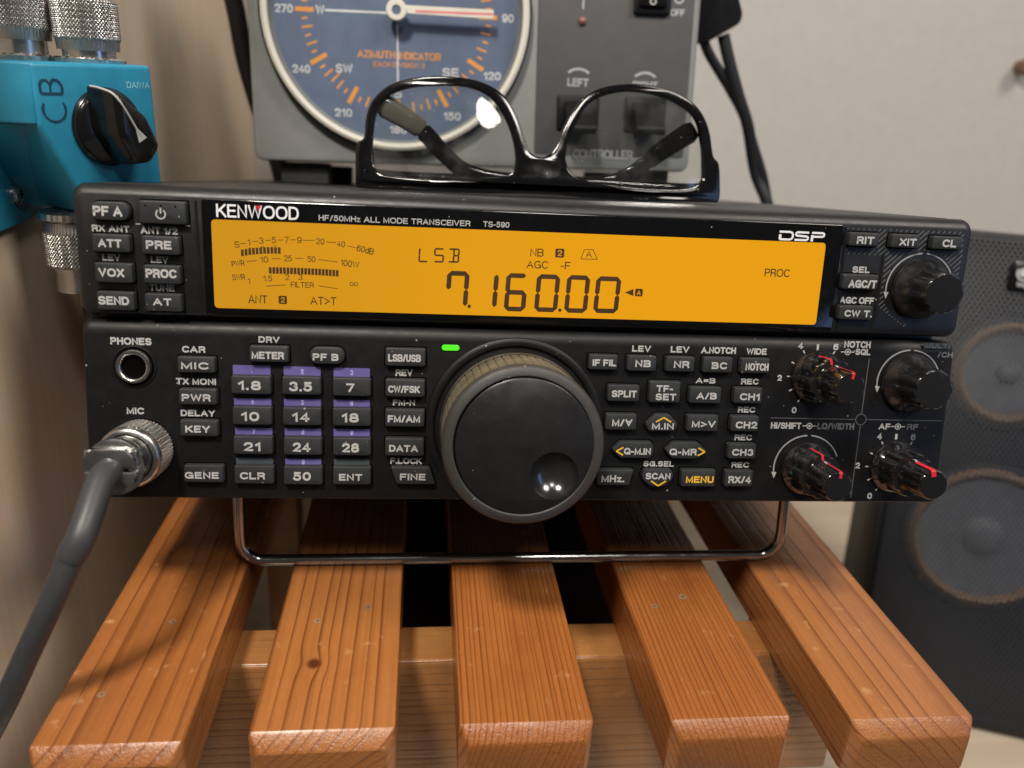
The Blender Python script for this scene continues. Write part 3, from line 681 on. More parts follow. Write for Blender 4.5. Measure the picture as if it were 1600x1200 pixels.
radio = thing('transceiver', 'black amateur radio transceiver with glowing amber display and big tuning dial', 'radio', (0, 60, -40))
mb = MB(BODY); rbox(mb, -133.6, 133.6, -89.5, -.1, -284, -9, 2.5, M['case'], .8)
for x in (-120, 120): mb.lathe((x, 0), [(7, -98), (7.5, -89)], M['rubber'], 24, fr=Frame(BODY(0, 0, -222), BODY.X, -BODY.Z, BODY.Y))
mb.build('case', radio)

# upper and lower front panels with their printed legends
up = MB(UPP)
up.loft([rrect(-134.6, 134.6, .4, 37.0, 3, -12), rrect(-135, 135, 0, 37.4, 3.2, -9), rrect(-135, 135, 0, 37.4, 3.2, -3.2), rrect(-134.9, 134.9, .1, 36.9, 3.1, -1.9),
         rrect(-134.5, 134.5, .4, 35.9, 2.9, -.8), rrect(-134.0, 134.0, .8, 34.9, 2.6, -.2), rrect(-133.4, 133.4, 1.2, 34.3, 2.4, 0)], M['bezel'])
low = MB(LOW)
low.loft([rrect(-134.6, 134.6, .4, 54.0, 2, -12), rrect(-135, 135, 0, 54.3, 2.2, -9), rrect(-135, 135, 0, 54.3, 2.2, -3.4), rrect(-134.9, 134.9, .1, 54.0, 2.2, -2.1), rrect(-134.7, 134.7, .2, 53.2, 2.2, -1.0),
          rrect(-134.5, 134.5, .4, 52.0, 2.2, -.35), rrect(-134.2, 134.2, .7, 50.8, 2, -.06), rrect(-134.0, 134.0, .9, 50.0, 2, 0)], M['panel'])
PAN = {1: low, 0: up}
COL = {'w': M['white'], 'g': M['grey'], 'y': M['yellow']}
def symbol(mb, s, u, v, w, h, z, mat):
    if s == '@power':
        r = h * .42; mb.arc((u, v - h * .06), r, .38, 125, 415, z, mat, 32); mb.line((u, v), (u, v + h * .52), .42, z + .01, mat)
    elif s == '@conc':
        mb.arc((u, v), h * .42, .28, 0, 360, z, mat, 28); mb.lathe((u, v), [(h * .2, z), (.01, z)], mat, 16, caps=(False, False))
        mb.line((u - w / 2, v), (u - h * .45, v), .3, z, mat); mb.line((u + h * .45, v), (u + w / 2, v), .3, z, mat)
    elif s == '@dot': mb.line((u, v - h / 2), (u, v + h / 2), w, z, mat)
    else:
        d = {'@up': ((-1, -1), (0, 1), (1, -1)), '@down': ((-1, 1), (0, -1), (1, 1)), '@left': ((1, 1), (-1, 0), (1, -1)), '@right': ((-1, 1), (1, 0), (-1, -1))}[s]
        P = [(u + a * w / 2, v + b * h / 2) for a, b in d]
        mb.line(P[0], P[1], .48, z, mat); mb.line(P[1], P[2], .48, z + .01, mat)
def legend(mb, s, u, v, w, h, z, mat):
    if s.startswith('@'): symbol(mb, s, u, v, w, h, z, mat)
    elif s == 'M/@A':       # M/ and an inverted A
        mb.text('M/', u - w * .19, v, w * .60, h, z, mat); mb.text('A', u + w * .33, v, w * .34, h, z, mat, rot=180)
    else: mb.text(s, u, v, w, h, z, mat)
for lw, s, (u, v, w, h), c in LEGENDS: legend(PAN[lw], s, u, v, w, h, .05, COL[c])
for (u, v, w, h), s, c in STRIPS:
    if v < 36: v, h = v - .45, h - .9  # strips cut short at the top, for the shade of the keys above
    low.flat([(u - w / 2, v - h / 2), (u + w / 2, v - h / 2), (u + w / 2, v + h / 2), (u - w / 2, v + h / 2)], .04, M['purple'] if c == 'p' else M['slate'])
    if s: low.text(s, u, v + .15, .9 if s != '1' else .45, 1.55, .09, M['strip_digit'])

# buttons: a flat black outline painted in as the gap's shade and a bevelled key with its legend
def shape(kind, w, h):
    a, b = w / 2, h / 2
    if kind == 'rect': return [(x, y) for x, y, _ in rrect(-a, a, -b, b, .55, 0, 4)]
    if kind == 'pill': return [(x, y) for x, y, _ in rrect(-a, a, -b, b, b * .92, 0, 7)]
    P = {'skewr': [(-a, b), (-a * .74, -b), (a, -b), (a * .72, b)], 'skewl': [(-a, b), (-a, -b), (a * .78, -b), (a, b)],
         'hexup': [(-a * .42, b), (-a, -b * .15), (-a * .82, -b), (a * .82, -b), (a, -b * .15), (a * .42, b)],
         'hexdn': [(-a * .86, b), (-a, b * .35), (-a * .94, -b * .25), (-a * .4, -b), (a * .4, -b), (a * .94, -b * .25), (a, b * .35), (a * .86, b)],
         'arrowl': [(-a, 0), (-a * .58, -b), (a * .86, -b), (a, -b * .6), (a, b * .6), (a * .86, b), (-a * .58, b)],
         'arrowr': [(a, 0), (a * .58, -b), (-a * .62, -b), (-a, 0), (-a * .62, b), (a * .58, b)]}[kind]
    return rounded_poly(P, .7)
KEY_H = 2.2
for lw, kind, (u, v, w, h), legs in BUTTONS:
    fr = FR[lw]; poly = [(u + x, v + y) for x, y in shape(kind, w, h)]
    PAN[lw].add([p for p in scaled(poly, u, v, -.42, .025)], [tuple(range(len(poly)))], M['shade_and_mark'])
    mb = MB(fr)
    mb.loft([scaled(poly, u, v, -.05, -.5), scaled(poly, u, v, 0, KEY_H - .45), scaled(poly, u, v, .16, KEY_H - .12), scaled(poly, u, v, .42, KEY_H)], M['button'])
    for s, lu, lv, lw_, lh, c in legs: legend(mb, s, lu, lv, lw_, lh, KEY_H + .04, COL[c])
    if legs[0][0] == '@power':
        for x in (-114.1, -109.95, -105.95): mb.lathe((x, 31.75), [(.3, KEY_H + .03), (.02, KEY_H + .03)], M['shade_and_mark'], 10, caps=(False, False))
    t = ' '.join(l[0] for l in legs if not l[0].startswith('@')).replace('M/@A', 'M/V')
    b_ = mb.build('button', radio)
    b_['label'] = 'wide power button' if not t else ('%s button with yellow lettering' if legs[0][5] == 'y' else 'small button lettered %s') % t
for a, b in (((-117.8, 26.45), (-116.5, 26.47)), ((-104.2, 26.5), (-102.8, 26.47))): up.line(a, b, .3, .05, M['white'])

# ridges, hatching and divider lines
for a, b in (((-101.0, 33.6), (-100.5, 1.4)), ((92.9, 33.6), (94.4, 1.4)), ((106.3, 25.9), (106.3, 1.4))):
    up.loft([[(a[0] - .4, a[1], 0), (a[0] + .4, a[1], 0), (b[0] + .4, b[1], 0), (b[0] - .4, b[1], 0)], [(a[0] - .1, a[1], .5), (a[0] + .1, a[1], .5), (b[0] + .1, b[1], .5), (b[0] - .1, b[1], .5)]], M['bezel'])
HATCH = [(93.4, 33.4), (131.6, 33.6), (132.2, 26.2), (131.8, 18.0), (116.4, 3.0), (107.0, 9.3), (107.0, 25.3), (94.0, 25.6)]
def clip_line(poly, c):          # x - y = c against the polygon
    xs = []
    for i, p in enumerate(poly):
        q = poly[i - 1]; a, b = p[0] - p[1] - c, q[0] - q[1] - c
        if a * b < 0: t = a / (a - b); xs.append((p[0] + (q[0] - p[0]) * t, p[1] + (q[1] - p[1]) * t))
    return sorted(xs)
k = 55.0
while k < 130:
    P = clip_line(HATCH, k)
    for a, b in zip(P[::2], P[1::2]):
        seg = []; n = max(2, int(math.dist(a, b) / .5))
        for j in range(n):
            p, q = [(a[0] + (b[0] - a[0]) * t / n, a[1] + (b[1] - a[1]) * t / n) for t in (j, j + 1)]
            mid = ((p[0] + q[0]) / 2, (p[1] + q[1]) / 2)
            if math.dist(mid, (119.6, 15.5)) > 11.8 and not any(l == 0 and abs(mid[0] - bu) < bw_ / 2 + .7 and abs(mid[1] - bv) < bh / 2 + .7 for l, _, (bu, bv, bw_, bh), _ in BUTTONS):
                up.line(p, q, .42, .04, M['hatch'])
    k += 1.75
for a, b in (((106.1, 48.1), (105.5, 30.1)), ((105.5, 26.1), (104.8, 2.0)), ((75.1, 28.2), (103.5, 28.15)), ((107.4, 28.15), (133.4, 28.15))):
    low.line(a, b, .32, .04, M['hatch'])
low.arc((105.45, 28.13), 1.75, .32, 0, 360, .045, M['hatch'])
low.flat([(123.9, 51.75), (133.2, 51.75), (133.2, 53.7), (123.9, 53.7)], .12, M['slate'])
low.text('MULTI', 128.6, 52.72, 8.4, 1.5, .16, M['grey'])
# pointer arcs round the knobs
def pointer_arc(mb, c, r):
    mb.arc(c, r, .46, 93, 188, .05, M['arc']); mb.arc(c, r, .38, 22, 86, .05, M['arc'])
    t = rad(190); p = (c[0] + r * math.cos(t), c[1] + r * math.sin(t)); mb.flat([(p[0] - .8, p[1] + .6), (p[0] + .15, p[1] - 1.6), (p[0] + .9, p[1] + .5)], .06, M['white'])
pointer_arc(up, (119.57, 15.5), 11.0); pointer_arc(low, (120.2, 40.5), 10.6); pointer_arc(low, (88.5, 11.7), 10.9)
for c, dim in (((89.17, 41.75), 0), ((118.63, 12.5), 1)):
    for j, a in enumerate((236, 208, 180, 152, 122, 58, 28)):
        if dim and j > 5: continue
        t = rad(a); low.line((c[0] + 8.9 * math.cos(t), c[1] + 8.9 * math.sin(t)), (c[0] + 9.9 * math.cos(t), c[1] + 9.9 * math.sin(t)), .42, .05, M['white'] if not (dim and j > 4) else M['grey'])
up.build('upper_panel', radio); low_o = low.build('lower_panel', radio)

# display window, amber glass and its segments
win = MB(UPP); P = [(x, y) for x, y, _ in rrect(-99.4, 92.4, 1.3, 34.15, 1.0, 0)]
win.loft([scaled(P, -3.5, 17.7, -.15, -.2), scaled(P, -3.5, 17.7, 0, .25), scaled(P, -3.5, 17.7, .3, .42)], M['window'])
win.text('KENWOOD', -83.74, 31.15, 23.1, 3.7, .47, M['logo'], bold=.15)
win.flat([(-84.35, 32.95), (-82.65, 32.95), (-83.5, 31.4)], .50, M['red'])
win.text('HF/50MHz ALL MODE TRANSCEIVER', -44.64, 30.23, 43.83, 1.62, .47, M['white'], bold=.17)
win.text('TS-590', -15.06, 30.27, 7.76, 1.6, .47, M['white'], bold=.17)
u0 = 71.7                        # the stencilled three-letter mark
def st(pts, w=.62):
    for a, b in zip(pts, pts[1:]): win.line(a, b, w, .47 + random.random() * .01, M['logo'])
st([(u0, 31.5), (u0 + 3.6, 31.5), (u0 + 4.3, 31.0), (u0 + 4.3, 29.7), (u0 + 3.5, 29.2), (u0 + .2, 29.2)]); st([(u0 + .3, 30.7), (u0 + .3, 29.2)], .8)
st([(u0 + 9.4, 31.5), (u0 + 5.6, 31.5), (u0 + 5.2, 31.0), (u0 + 5.4, 30.5), (u0 + 9.0, 30.3), (u0 + 9.3, 29.8), (u0 + 8.9, 29.2), (u0 + 5.0, 29.2)])
st([(u0 + 10.3, 31.5), (u0 + 14.0, 31.5), (u0 + 14.4, 31.0), (u0 + 14.0, 30.4), (u0 + 10.6, 30.3)]); st([(u0 + 10.5, 30.8), (u0 + 10.5, 28.9)], .8)
win_o = win.build('display_window', radio)
lcd = MB(UPP); P = [(x, y) for x, y, _ in rrect(-96.8, 86.9, 3.15, 28.6, 1.1, 0)]
lcd.add(scaled(P, -4.9, 15.9, 0, .46), [tuple(range(len(P)))], M['lcd'])
Z = .50; INK = M['lcd_ink']
for s, (u, v, w, h), r in LCD_TEXT:
    if s == '@inf':
        lcd.arc((u - .62, v), .5, .2, 0, 360, Z, INK, 20); lcd.arc((u + .62, v), .5, .2, 0, 360, Z, INK, 20)
    else: lcd.text(s, u, v, w, h, Z, INK, r, bold=.135 if h < 2.2 else .14)
for s, u, v, w, h in LCD_BOXED:
    lcd.flat([(x, y) for x, y, _ in rrect(u - w / 2, u + w / 2, v - h / 2, v + h / 2, .4, 0)], Z, INK)
    lcd.text(s, u, v, w * .48, h * .66, Z + .04, M['lcd'], bold=.17)
for a, b, c, d in LCD_LINES: lcd.line((a, b), (c, d), .20, Z, INK)
for a, b, n in LCD_BARS:
    for j in range(n):
        t = j / (n - 1); x = a[0] + (b[0] - a[0]) * t; sag = (.28 * (1 - (2 * t - 1) ** 2)) * (1 if n == 11 else .6); y = a[1] + (b[1] - a[1]) * t + sag
        lcd.line((x, y - .95), (x, y + .95), .78, Z, INK)
def segments(ch, u, v, w, h):
    a, b, t = w / 2, h / 2, (1.42 if h > 8 else .5); sk = .045 * h; g = t * .10
    pos = {'a': ((-a, b), (a, b)), 'b': ((a, b), (a, 0)), 'c': ((a, 0), (a, -b)), 'd': ((-a, -b), (a, -b)), 'e': ((-a, 0), (-a, -b)), 'f': ((-a, b), (-a, 0)), 'g': ((-a, 0), (a, 0)), 'i': ((0, b), (0, 0)), 'l': ((0, 0), (0, -b)), 'h': ((0, 0), (a, 0))}
    use = {'L': 'def', '5': 'afgcd', 'B': 'abcdhil', '7': 'abcf', '1': 'bc', '6': 'afedcg', '0': 'abcdef'}[ch]
    if ch == '1': pos = {'b': ((0, b), (0, 0)), 'c': ((0, 0), (0, -b))}
    for q in use:
        (x0, y0), (x1, y1) = pos[q]; hor = y0 == y1; hw = t / 2
        ix = lambda x: x - math.copysign(hw, x) if abs(abs(x) - a) < 1e-6 and ch != '1' else x
        iy = lambda y: y - math.copysign(hw, y) if abs(abs(y) - b) < 1e-6 else y
        x0, x1, y0, y1 = ix(x0), ix(x1), iy(y0), iy(y1)
        if hor: x0 += g; x1 -= g; P = [(x0 - hw * .4, y0), (x0 + hw * .6, y0 - hw), (x1 - hw * .6, y0 - hw), (x1 + hw * .4, y0), (x1 - hw * .6, y0 + hw), (x0 + hw * .6, y0 + hw)]
        else: y0 -= g; y1 += g; P = [(x0, y0 + hw * .4), (x0 - hw, y0 - hw * .6), (x0 - hw, y1 + hw * .6), (x0, y1 - hw * .4), (x0 + hw, y1 + hw * .6), (x0 + hw, y0 - hw * .6)]
        lcd.flat([(u + x + sk * (y / h), v + y) for x, y in P], Z, INK)
for s, u, v, w, h in LCD_SEGMENTS: segments(s, u, v, w, h)
for u, v in LCD_DOTS: lcd.lathe((u + .2, v + .3), [(.55, Z), (.01, Z)], INK, 12, caps=(False, False))
P = LCD_TRAPEZIUM
for a, b in zip(P, P[1:] + P[:1]): lcd.line(a, b, .22, Z, INK)
lcd.flat([tuple(p) for p in LCD_ARROW], Z, INK)
lcd.build('amber_screen', win_o)

# ------------------------------------------------------------------ knobs
def strip(mb, c, prof, th, w, mat, lift=.07):
    """a thin coloured line running along the knob's profile at angle th"""
    V, F = [], []
    n = (-math.sin(th), math.cos(th)); d = (math.cos(th), math.sin(th))
    for i, (r, h) in enumerate(prof):
        for s_ in (-.5, .5): V.append((c[0] + d[0] * (r + lift) + n[0] * w * s_, c[1] + d[1] * (r + lift) + n[1] * w * s_, h + (lift if i else 0)))
    for i in range(len(prof) - 1): F.append((2 * i, 2 * i + 1, 2 * i + 3, 2 * i + 2))
    mb.add(V, F, mat)
def flutes(n, depth, ph, i0, i1):
    def fn(t, r, h, i):
        if not i0 <= i <= i1: return r
        q = .5 - .5 * math.cos(n * (t - ph)); return r - depth * q ** 3
    return fn
def single_knob(name, fr, c, ht):
    mb = MB(fr); R = ht / 14
    prof = [(9.3, .3), (9.5, .6), (9.5, 1.3), (9.1, 2.0), (8.2, 3.3), (7.3, 4.8), (6.75, 6.5), (6.5, 9), (6.35, ht - 1), (6.2, ht - .35), (5.75, ht), (5.2, ht + .02), (.01, ht + .02)]
    mb.lathe(c, prof, M['knob_matte'], 144, flutes(8, .5, .35, 5, 9)); return mb.build(name, radio)
single_knob('tuning_offset_knob', UPP, (119.57, 15.5), 13.5)
single_knob('channel_knob', LOW, (120.2, 40.5), 14.0)
def dual_knob(name, c, th1, th2, red_outer, thick):
    mb = MB(LOW)
    prof = [(8.6, .3), (8.7, .7), (8.5, 1.5), (7.7, 2.2), (7.3, 3.0), (7.2, 4.0), (7.15, 10.2), (6.8, 10.8), (5.3, 11.0)]
    mb.lathe(c, prof, M['knob'], 144, flutes(8, .6, th1, 4, 7), caps=(True, True))
    if red_outer: strip(mb, c, [(7.3, 3.0), (7.2, 4.0), (7.15, 10.2), (6.8, 10.8), (5.4, 11.0)], th1, .75, M['red'])
    ob = mb.build(name, radio)
    mb = MB(LOW); top = 21.5
    prof = [(5.4, 10.9), (5.35, 11.4), (5.0, 12.6), (4.85, 14), (4.75, top - 1), (4.55, top - .3), (4.2, top), (3.9, top + .02), (.01, top + .02)]
    mb.lathe(c, prof, M['knob'], 128, flutes(7, .45, th2, 1, 5), caps=(False, False))
    strip(mb, c, [(5.0, 12.6), (4.85, 14), (4.75, top - 1), (4.55, top - .3), (4.2, top), (2.6, top + .02)], th2, thick, M['red'])
    mb.build('inner_knob', ob)
dual_knob('notch_squelch_knob', (89.17, 41.75), rad(101), rad(84), True, .8)
dual_knob('shift_width_knob', (88.5, 11.7), rad(93), rad(84), True, .85)
dual_knob('volume_gain_knob', (118.63, 12.5), rad(30), rad(98), False, 1.5)

# tuning dial
DC = (-7.2, 24.3)
mb = MB(LOW); mb.lathe(DC, [(27.6, 0), (27.4, .7), (26.6, 1.15), (25.6, 1.15), (24.9, .7), (24.6, .04), (.01, .03)], M['panel'], 128, caps=(False, False)); mb.build('dial_collar', radio)
dial = MB(LOW)
dial.lathe(DC, [(21.0, 1.0), (22.9, 1.2), (23.3, 1.9), (23.3, 3.4), (22.9, 3.9)], M['steel_dark'], 160, caps=(True, False))
dial.lathe(DC, [(22.3, 23.4), (22.85, 23.9), (22.9, 25.4), (22.6, 26.3), (21.9, 26.9), (20.0, 27.15), (19.75, 27.0), (19.6, 26.2)], M['dial_rim'], 160, caps=(False, False))
dial_o = dial.build('tuning_dial', radio)
mb = MB(LOW); n, rows = 448, 40; rings = []
for i in range(rows + 1):
    h = 3.7 + 19.9 * i / rows; ring = []
    for j in range(n):
        t = 2 * PI * j / n; col = (j % 8) / 8; e = min(col, 1 - col); chev = (i * .36 + abs(col - .5) * 1.1) % 1
        r = 22.35 + (.0 if e < .07 else .20 + .28 * (1 - abs(2 * chev - 1))); ring.append((DC[0] + r * math.cos(t), DC[1] + r * math.sin(t), h))
    rings.append(ring)
mb.loft(rings, M['grip'], (False, False)); mb.build('rubber_grip', dial_o)
def disc_with_hole(mb, c, R, hc, hr, h, mat):
    """flat disc with an off-centre round hole"""
    n = 128; cu = bpy.data.curves.new('d', 'CURVE'); cu.dimensions = '2D'; cu.fill_mode = 'FRONT'
    for cc, r in ((c, R), (hc, hr)):
        sp = cu.splines.new('POLY'); sp.points.add(n - 1); sp.use_cyclic_u = True
        for j in range(n): sp.points[j].co = (cc[0] + r * math.cos(2 * PI * j / n), cc[1] + r * math.sin(2 * PI * j / n), 0, 1)
    V, F = curve_mesh(cu); mb.add([(x, y, h) for x, y, z in V], F, mat)
FC = (DC[0] + .2, DC[1] - .1); HC = (FC[0] + 8.7, FC[1] - 8.3)
mb = MB(LOW); mb.lathe(FC, [(19.45, 26.0), (19.35, 26.85), (19.0, 27.1)], M['dial_face'], 128, caps=(False, False))
disc_with_hole(mb, FC, 19.0, HC, 6.9, 27.1, M['dial_face']); mb.build('dial_face', dial_o)
mb = MB(LOW); prof = []
for i in range(17):
    a = rad(62) * i / 16; prof.append((max(.01, 7.75 * math.sin(rad(62) - a)), 27.05 - 7.75 * (math.cos(rad(62) - a) - math.cos(rad(62)))))
mb.lathe(HC, prof, M['dimple'], 72, caps=(False, False))
mb.build('finger_dimple', dial_o)
mb = MB(LOW); rbox(mb, -30.3, -24.95, 47.45, 49.2, -.4, .55, .85, M['led'], .25); mb.build('status_light', radio)

# headphone socket and microphone socket
JC = (-120.3, 40.5)
mb = MB(LOW); mb.lathe(JC, [(6.4, .02), (6.3, .35), (5.9, .45), (5.7, .05)], M['panel'], 64, caps=(False, False))
mb.lathe(JC, [(5.6, .03), (.01, .03)], M['shade_and_mark'], 48, caps=(False, False))  # flat black put in as the shade of the recess
jack = mb.build('headphone_socket', radio)
mb = MB(LOW); mb.lathe(JC, [(5.1, .04), (5.1, 1.0), (4.8, 1.5), (4.3, 1.6), (3.8, 1.35), (3.5, .8), (3.45, .06)], M['steel'], 64, caps=(False, False))
mb.lathe(JC, [(3.56, .07), (.01, .07)], M['shade_and_mark'], 40, caps=(False, False)); mb.build('socket_bush', jack)  # last disc is flat black, painted as the dark inside the jack
MC = (-118.6, 15.9)
mb = MB(LOW); mb.lathe(MC, [(9.6, .02), (9.5, .4), (9.2, .4), (9.1, .05), (.01, .05)], M['panel'], 64, caps=(False, False)); mb.build('microphone_socket', radio)

# wire stand
path = [(-98, 31, 4), (-98, 29, -16), (-98, 27, -28)] + [(-98 + 8 * (1 - math.cos(rad(a))), 26.5, -30 - 8 * math.sin(rad(a))) for a in range(10, 91, 10)]
path += [(x, 26.5, -38) for x in (-80, -40, 0, 40, 80)] + [(90.5 + 8 * math.sin(rad(a)), 26.5, -38 + 8 * (1 - math.cos(rad(a)))) for a in range(0, 81, 10)] + [(98.5, 27, -28), (98.5, 29, -16), (98.5, 31, 4)]
mb = MB(); mb.tube(path, 2.0, M['chrome'], 18); mb.build('wire_stand', radio)

# ------------------------------------------------------------------ microphone plug and cable
mic = thing('microphone_lead', 'grey microphone cable with knurled metal plug screwed into the radio', 'cable', tuple(LOW(MC[0], MC[1], 1)))
def knurl(n, amp, i0, i1, dh=1.0):
    def fn(t, r, h, i):
        if not i0 <= i <= i1: return r
        a, b = (t * n / (2 * PI) + h * dh) % 1, (t * n / (2 * PI) - h * dh) % 1
        return r - amp * max(abs(2 * a - 1), abs(2 * b - 1)) ** 2
    return fn
mb = MB(LOW); hs = [1.2 + 9.6 * i / 56 for i in range(57)]
mb.lathe(MC, [(8.6, 1.0)] + [(9.1, h) for h in hs], M['knurl'], 560, knurl(52, .55, 1, 57, .85), caps=(True, False))
mb.lathe(MC, [(8.7, 10.8), (8.95, 11.2), (8.7, 12.4), (8.0, 13.0), (7.1, 13.1), (6.9, 12.2)], M['steel'], 96, caps=(False, False)); mb.build('coupling_ring', mic)
mb = MB(LOW); mb.lathe(MC, [(6.8, 12.0), (6.7, 19.5), (6.4, 20.0)], M['steel_dark'], 80, caps=(False, True)); mb.build('barrel', mic)
mb = MB(LOW); mb.lathe(MC, [(6.5, 19.2), (7.7, 19.4), (7.9, 20.2), (7.8, 22.0), (7.0, 22.3)], M['steel'], 80)
# two clamp halves, flats and screws
for s_ in (-1, 1):
    P = rounded_poly([(MC[0] - 6.7, MC[1] + s_ * .5), (MC[0] + 6.7, MC[1] + s_ * .5), (MC[0] + 6.4, MC[1] + s_ * 3.6), (MC[0] + 4.2, MC[1] + s_ * 5.8), (MC[0] - 4.2, MC[1] + s_ * 5.8), (MC[0] - 6.4, MC[1] + s_ * 3.6)][::s_], .8)
    mb.loft([[(x, y, 22.1) for x, y in P], [(x, y, 25.6) for x, y in P], scaled(P, MC[0], MC[1] + s_ * 3.4, .5, 25.8)], M['steel'])
clamp = mb.build('cable_clamp', mic)
for s_ in (-1, 1):
    q = Frame(LOW(MC[0] + s_ * 5.2, MC[1] + 4.4, 23.6), LOW.X, LOW.Z, LOW.Y)
    mb = MB(q); mb.lathe((0, 0), [(1.7, -1.2), (1.75, .6), (1.3, 1.1), (.01, 1.15)], M['steel'], 24, caps=(False, False)); mb.line((-1.2, 0), (1.2, 0), .35, 1.2, M['shade_and_mark']); mb.build('clamp_screw', clamp)
p0 = LOW(MC[0], MC[1], 24); p1 = LOW(MC[0] - .6, MC[1] - 1.6, 29.5)
path = smooth_path([tuple(p0), tuple(p1), (-120.6, -35.8, 12.0), (-123.4, -39.0, 5.6), (-128.4, -42, -5.5), (-136.0, -42.5, -20.5), (-145.5, -42.5, -39), (-158.2, -42, -61), (-175, -41.5, -88)], 8)
mb = MB(); mb.tube(path, 3.15, M['cable'], 24); mb.build('cable', mic)
mb = MB(); sl = path[:25]; mb.tube(sl, [3.6] * (len(sl) - 1) + [3.45], M['cable'], 24); mb.build('strain_relief', mic)

# ------------------------------------------------------------------ rotator controller on top of the radio
c1, s1 = math.cos(rad(1.0)), math.sin(rad(1.0))
KO = BODY(-114.4, 9.6, -140)
K = Frame(KO, BODY.X * c1 + BODY.Y * s1, BODY.Y * c1 - BODY.X * s1, BODY.Z)
def k(u, v):                       # body coordinates to the controller's own
    a, b = u + 114.4, v - 9.6; return a * c1 + b * s1, b * c1 - a * s1
rot = thing('rotator_controller', 'grey antenna rotator controller with round blue compass dial, standing on the radio', 'controller', tuple(BODY(-15, 0, -200)))
mb = MB(K); rbox(mb, 0, 199, 0, 128, -12, 0, 3.5, M['grey_case'], 1.6); rbox(mb, 2, 197, 1.5, 126.5, -128, -11.9, 3, M['grey_case'], 1); mb.build('case', rot)
mb = MB(K); rbox(mb, 125.6, 195.9, 6.2, 122, -.5, .35, 1.5, M['grey_plate'], .25)
def kt(mbx, s_, u, v, w, h, mat, bold=.19, z=.42): a, b = k(u, v); mbx.text(s_, a, b, w, h, z, mat, bold=bold)
kt(mb, 'LEFT', 29.6, 49.9, 9.6, 3.4, M['plate_print']); kt(mb, 'RIGHT', 60.6, 50.2, 11.6, 3.4, M['plate_print'])
kt(mb, 'CONTROLLER', 43.2, 19.2, 28.0, 4.0, M['plate_print'], .16); kt(mb, 'OFF', 72.7, 81.6, 6.4, 2.9, M['plate_print'])
for u in (29.7, 60.4):
    a, b = k(u, 48.2); mb.arc((a, b), 7.4, 1.0, 50, 130, .42, M['plate_print'])
a, b = k(29.9, 80.5); mb.line((a, b), (a, b + 22), .8, .42, M['plate_print'])
a, b = k(72.9, 87.5); mb.arc((a, b), 1.9, .8, 0, 360, .42, M['plate_print'])
mb.build('faceplate', rot)
a, b = k(29.9, 75.6); mb = MB(K); mb.lathe((a, b), [(1.7, .3), (1.6, 1.4), (.9, 2.1), (.01, 2.3)], M['dull_red'], 24, caps=(False, False)); mb.build('lamp', rot)
for nm, (u, v) in (('left', (30.2, 36.8)), ('right', (61.4, 37.8))):
    a, b = k(u, v); mb = MB(K); rbox(mb, a - 9.6, a + 9.6, b - 7.6, b + 7.6, .2, 1.6, .8, M['black_plastic'], .5); sw = mb.build('lever_switch', rot)
    mb = MB(Frame(K(a, b, 1.2), K.Y, K.Z, K.X))
    P = rounded_poly([(5.2, 0), (3.6, 3.2), (-6.8, 13.5), (-9.8, 13.0), (-9.2, 9.5), (-4.6, 0)], 1.2)
    mb.loft([[(x, y, -6.4) for x, y in P], [(x, y, 6.4) for x, y in P]], M['black_plastic']); mb.build('lever', sw)
a, b = k(60.6, 88.0); mb = MB(K); rbox(mb, a - 8.3, a + 8.3, b - 8, b + 8, .2, 2.4, .8, M['black_plastic'], .6); sw = mb.build('power_switch', rot)
mb = MB(K); rbox(mb, a - 6.3, a + 6.3, b - 5.2, b + 5.2, 2.2, 4.2, .6, M['bakelite'], .6); mb.arc((a - .4, b - 3.2), 1.2, .6, 0, 360, 4.26, M['white']); mb.build('rocker', sw)
# dial
DX, DY = k(-51.6, 73.9)
mb = MB(K); mb.lathe((DX, DY), [(58.6, 0), (58.4, 4.2), (57.6, 4.6)], M['black_plastic'], 128, caps=(False, False))  # black outer wall stands in for the shadow round the bezel
mb.lathe((DX, DY), [(57.7, 4.4), (57.3, 5.6), (56.2, 6.2), (54.8, 5.9), (54.4, 5.0)], M['cream'], 128, caps=(False, False))
mb.lathe((DX, DY), [(54.5, 5.2), (53.6, 1.6), (53.0, .3)], M['grey_case'], 128, caps=(False, False)); dial_k = mb.build('dial_bezel', rot)
mb = MB(K); mb.lathe((DX, DY), [(53.4, .5), (.01, .5)], M['blue_dial'], 96, caps=(False, False))
for d in range(0, 360, 5):
    t = rad(90 - d); big = d % 30 == 0; r0, r1 = (35.6, 43.6) if big else ((37.0, 41.6) if d % 10 == 0 else (38.6, 41.0))
    if d % 45 == 0 and not big: r0 = 35.8
    mb.line((DX + r0 * math.cos(t), DY + r0 * math.sin(t)), (DX + r1 * math.cos(t), DY + r1 * math.sin(t)), 1.9 if big else .85, .56, M['orange'])
for d, s_ in ((0, '0'), (30, '30'), (60, '60'), (90, '90'), (120, '120'), (150, '150'), (180, '180'), (210, '210'), (240, '240'), (270, '270'), (300, '300'), (330, '330')):
    t = rad(90 - d); r = 48.3; mb.text(s_, DX + r * math.cos(t), DY + r * math.sin(t), 2.55 * len(s_), 3.4, .57, M['pale_print'], bold=.19)
for d, s_ in ((0, 'N'), (45, 'NE'), (135, 'SE'), (180, 'S'), (225, 'SW'), (270, 'W'), (315, 'NW')):
    t = rad(90 - d); r = 33.0; mb.text(s_, DX + r * math.cos(t), DY + r * math.sin(t), 3.6 * len(s_), 3.6, .57, M['pale_print'], bold=.19)
mb.text('AZIMUTH', DX - 9.3, DY - 17.0, 16.4, 3.1, .57, M['orange'], bold=.18); mb.text('INDICATOR', DX + 9.6, DY - 17.2, 18.4, 3.1, .57, M['orange'], bold=.18)
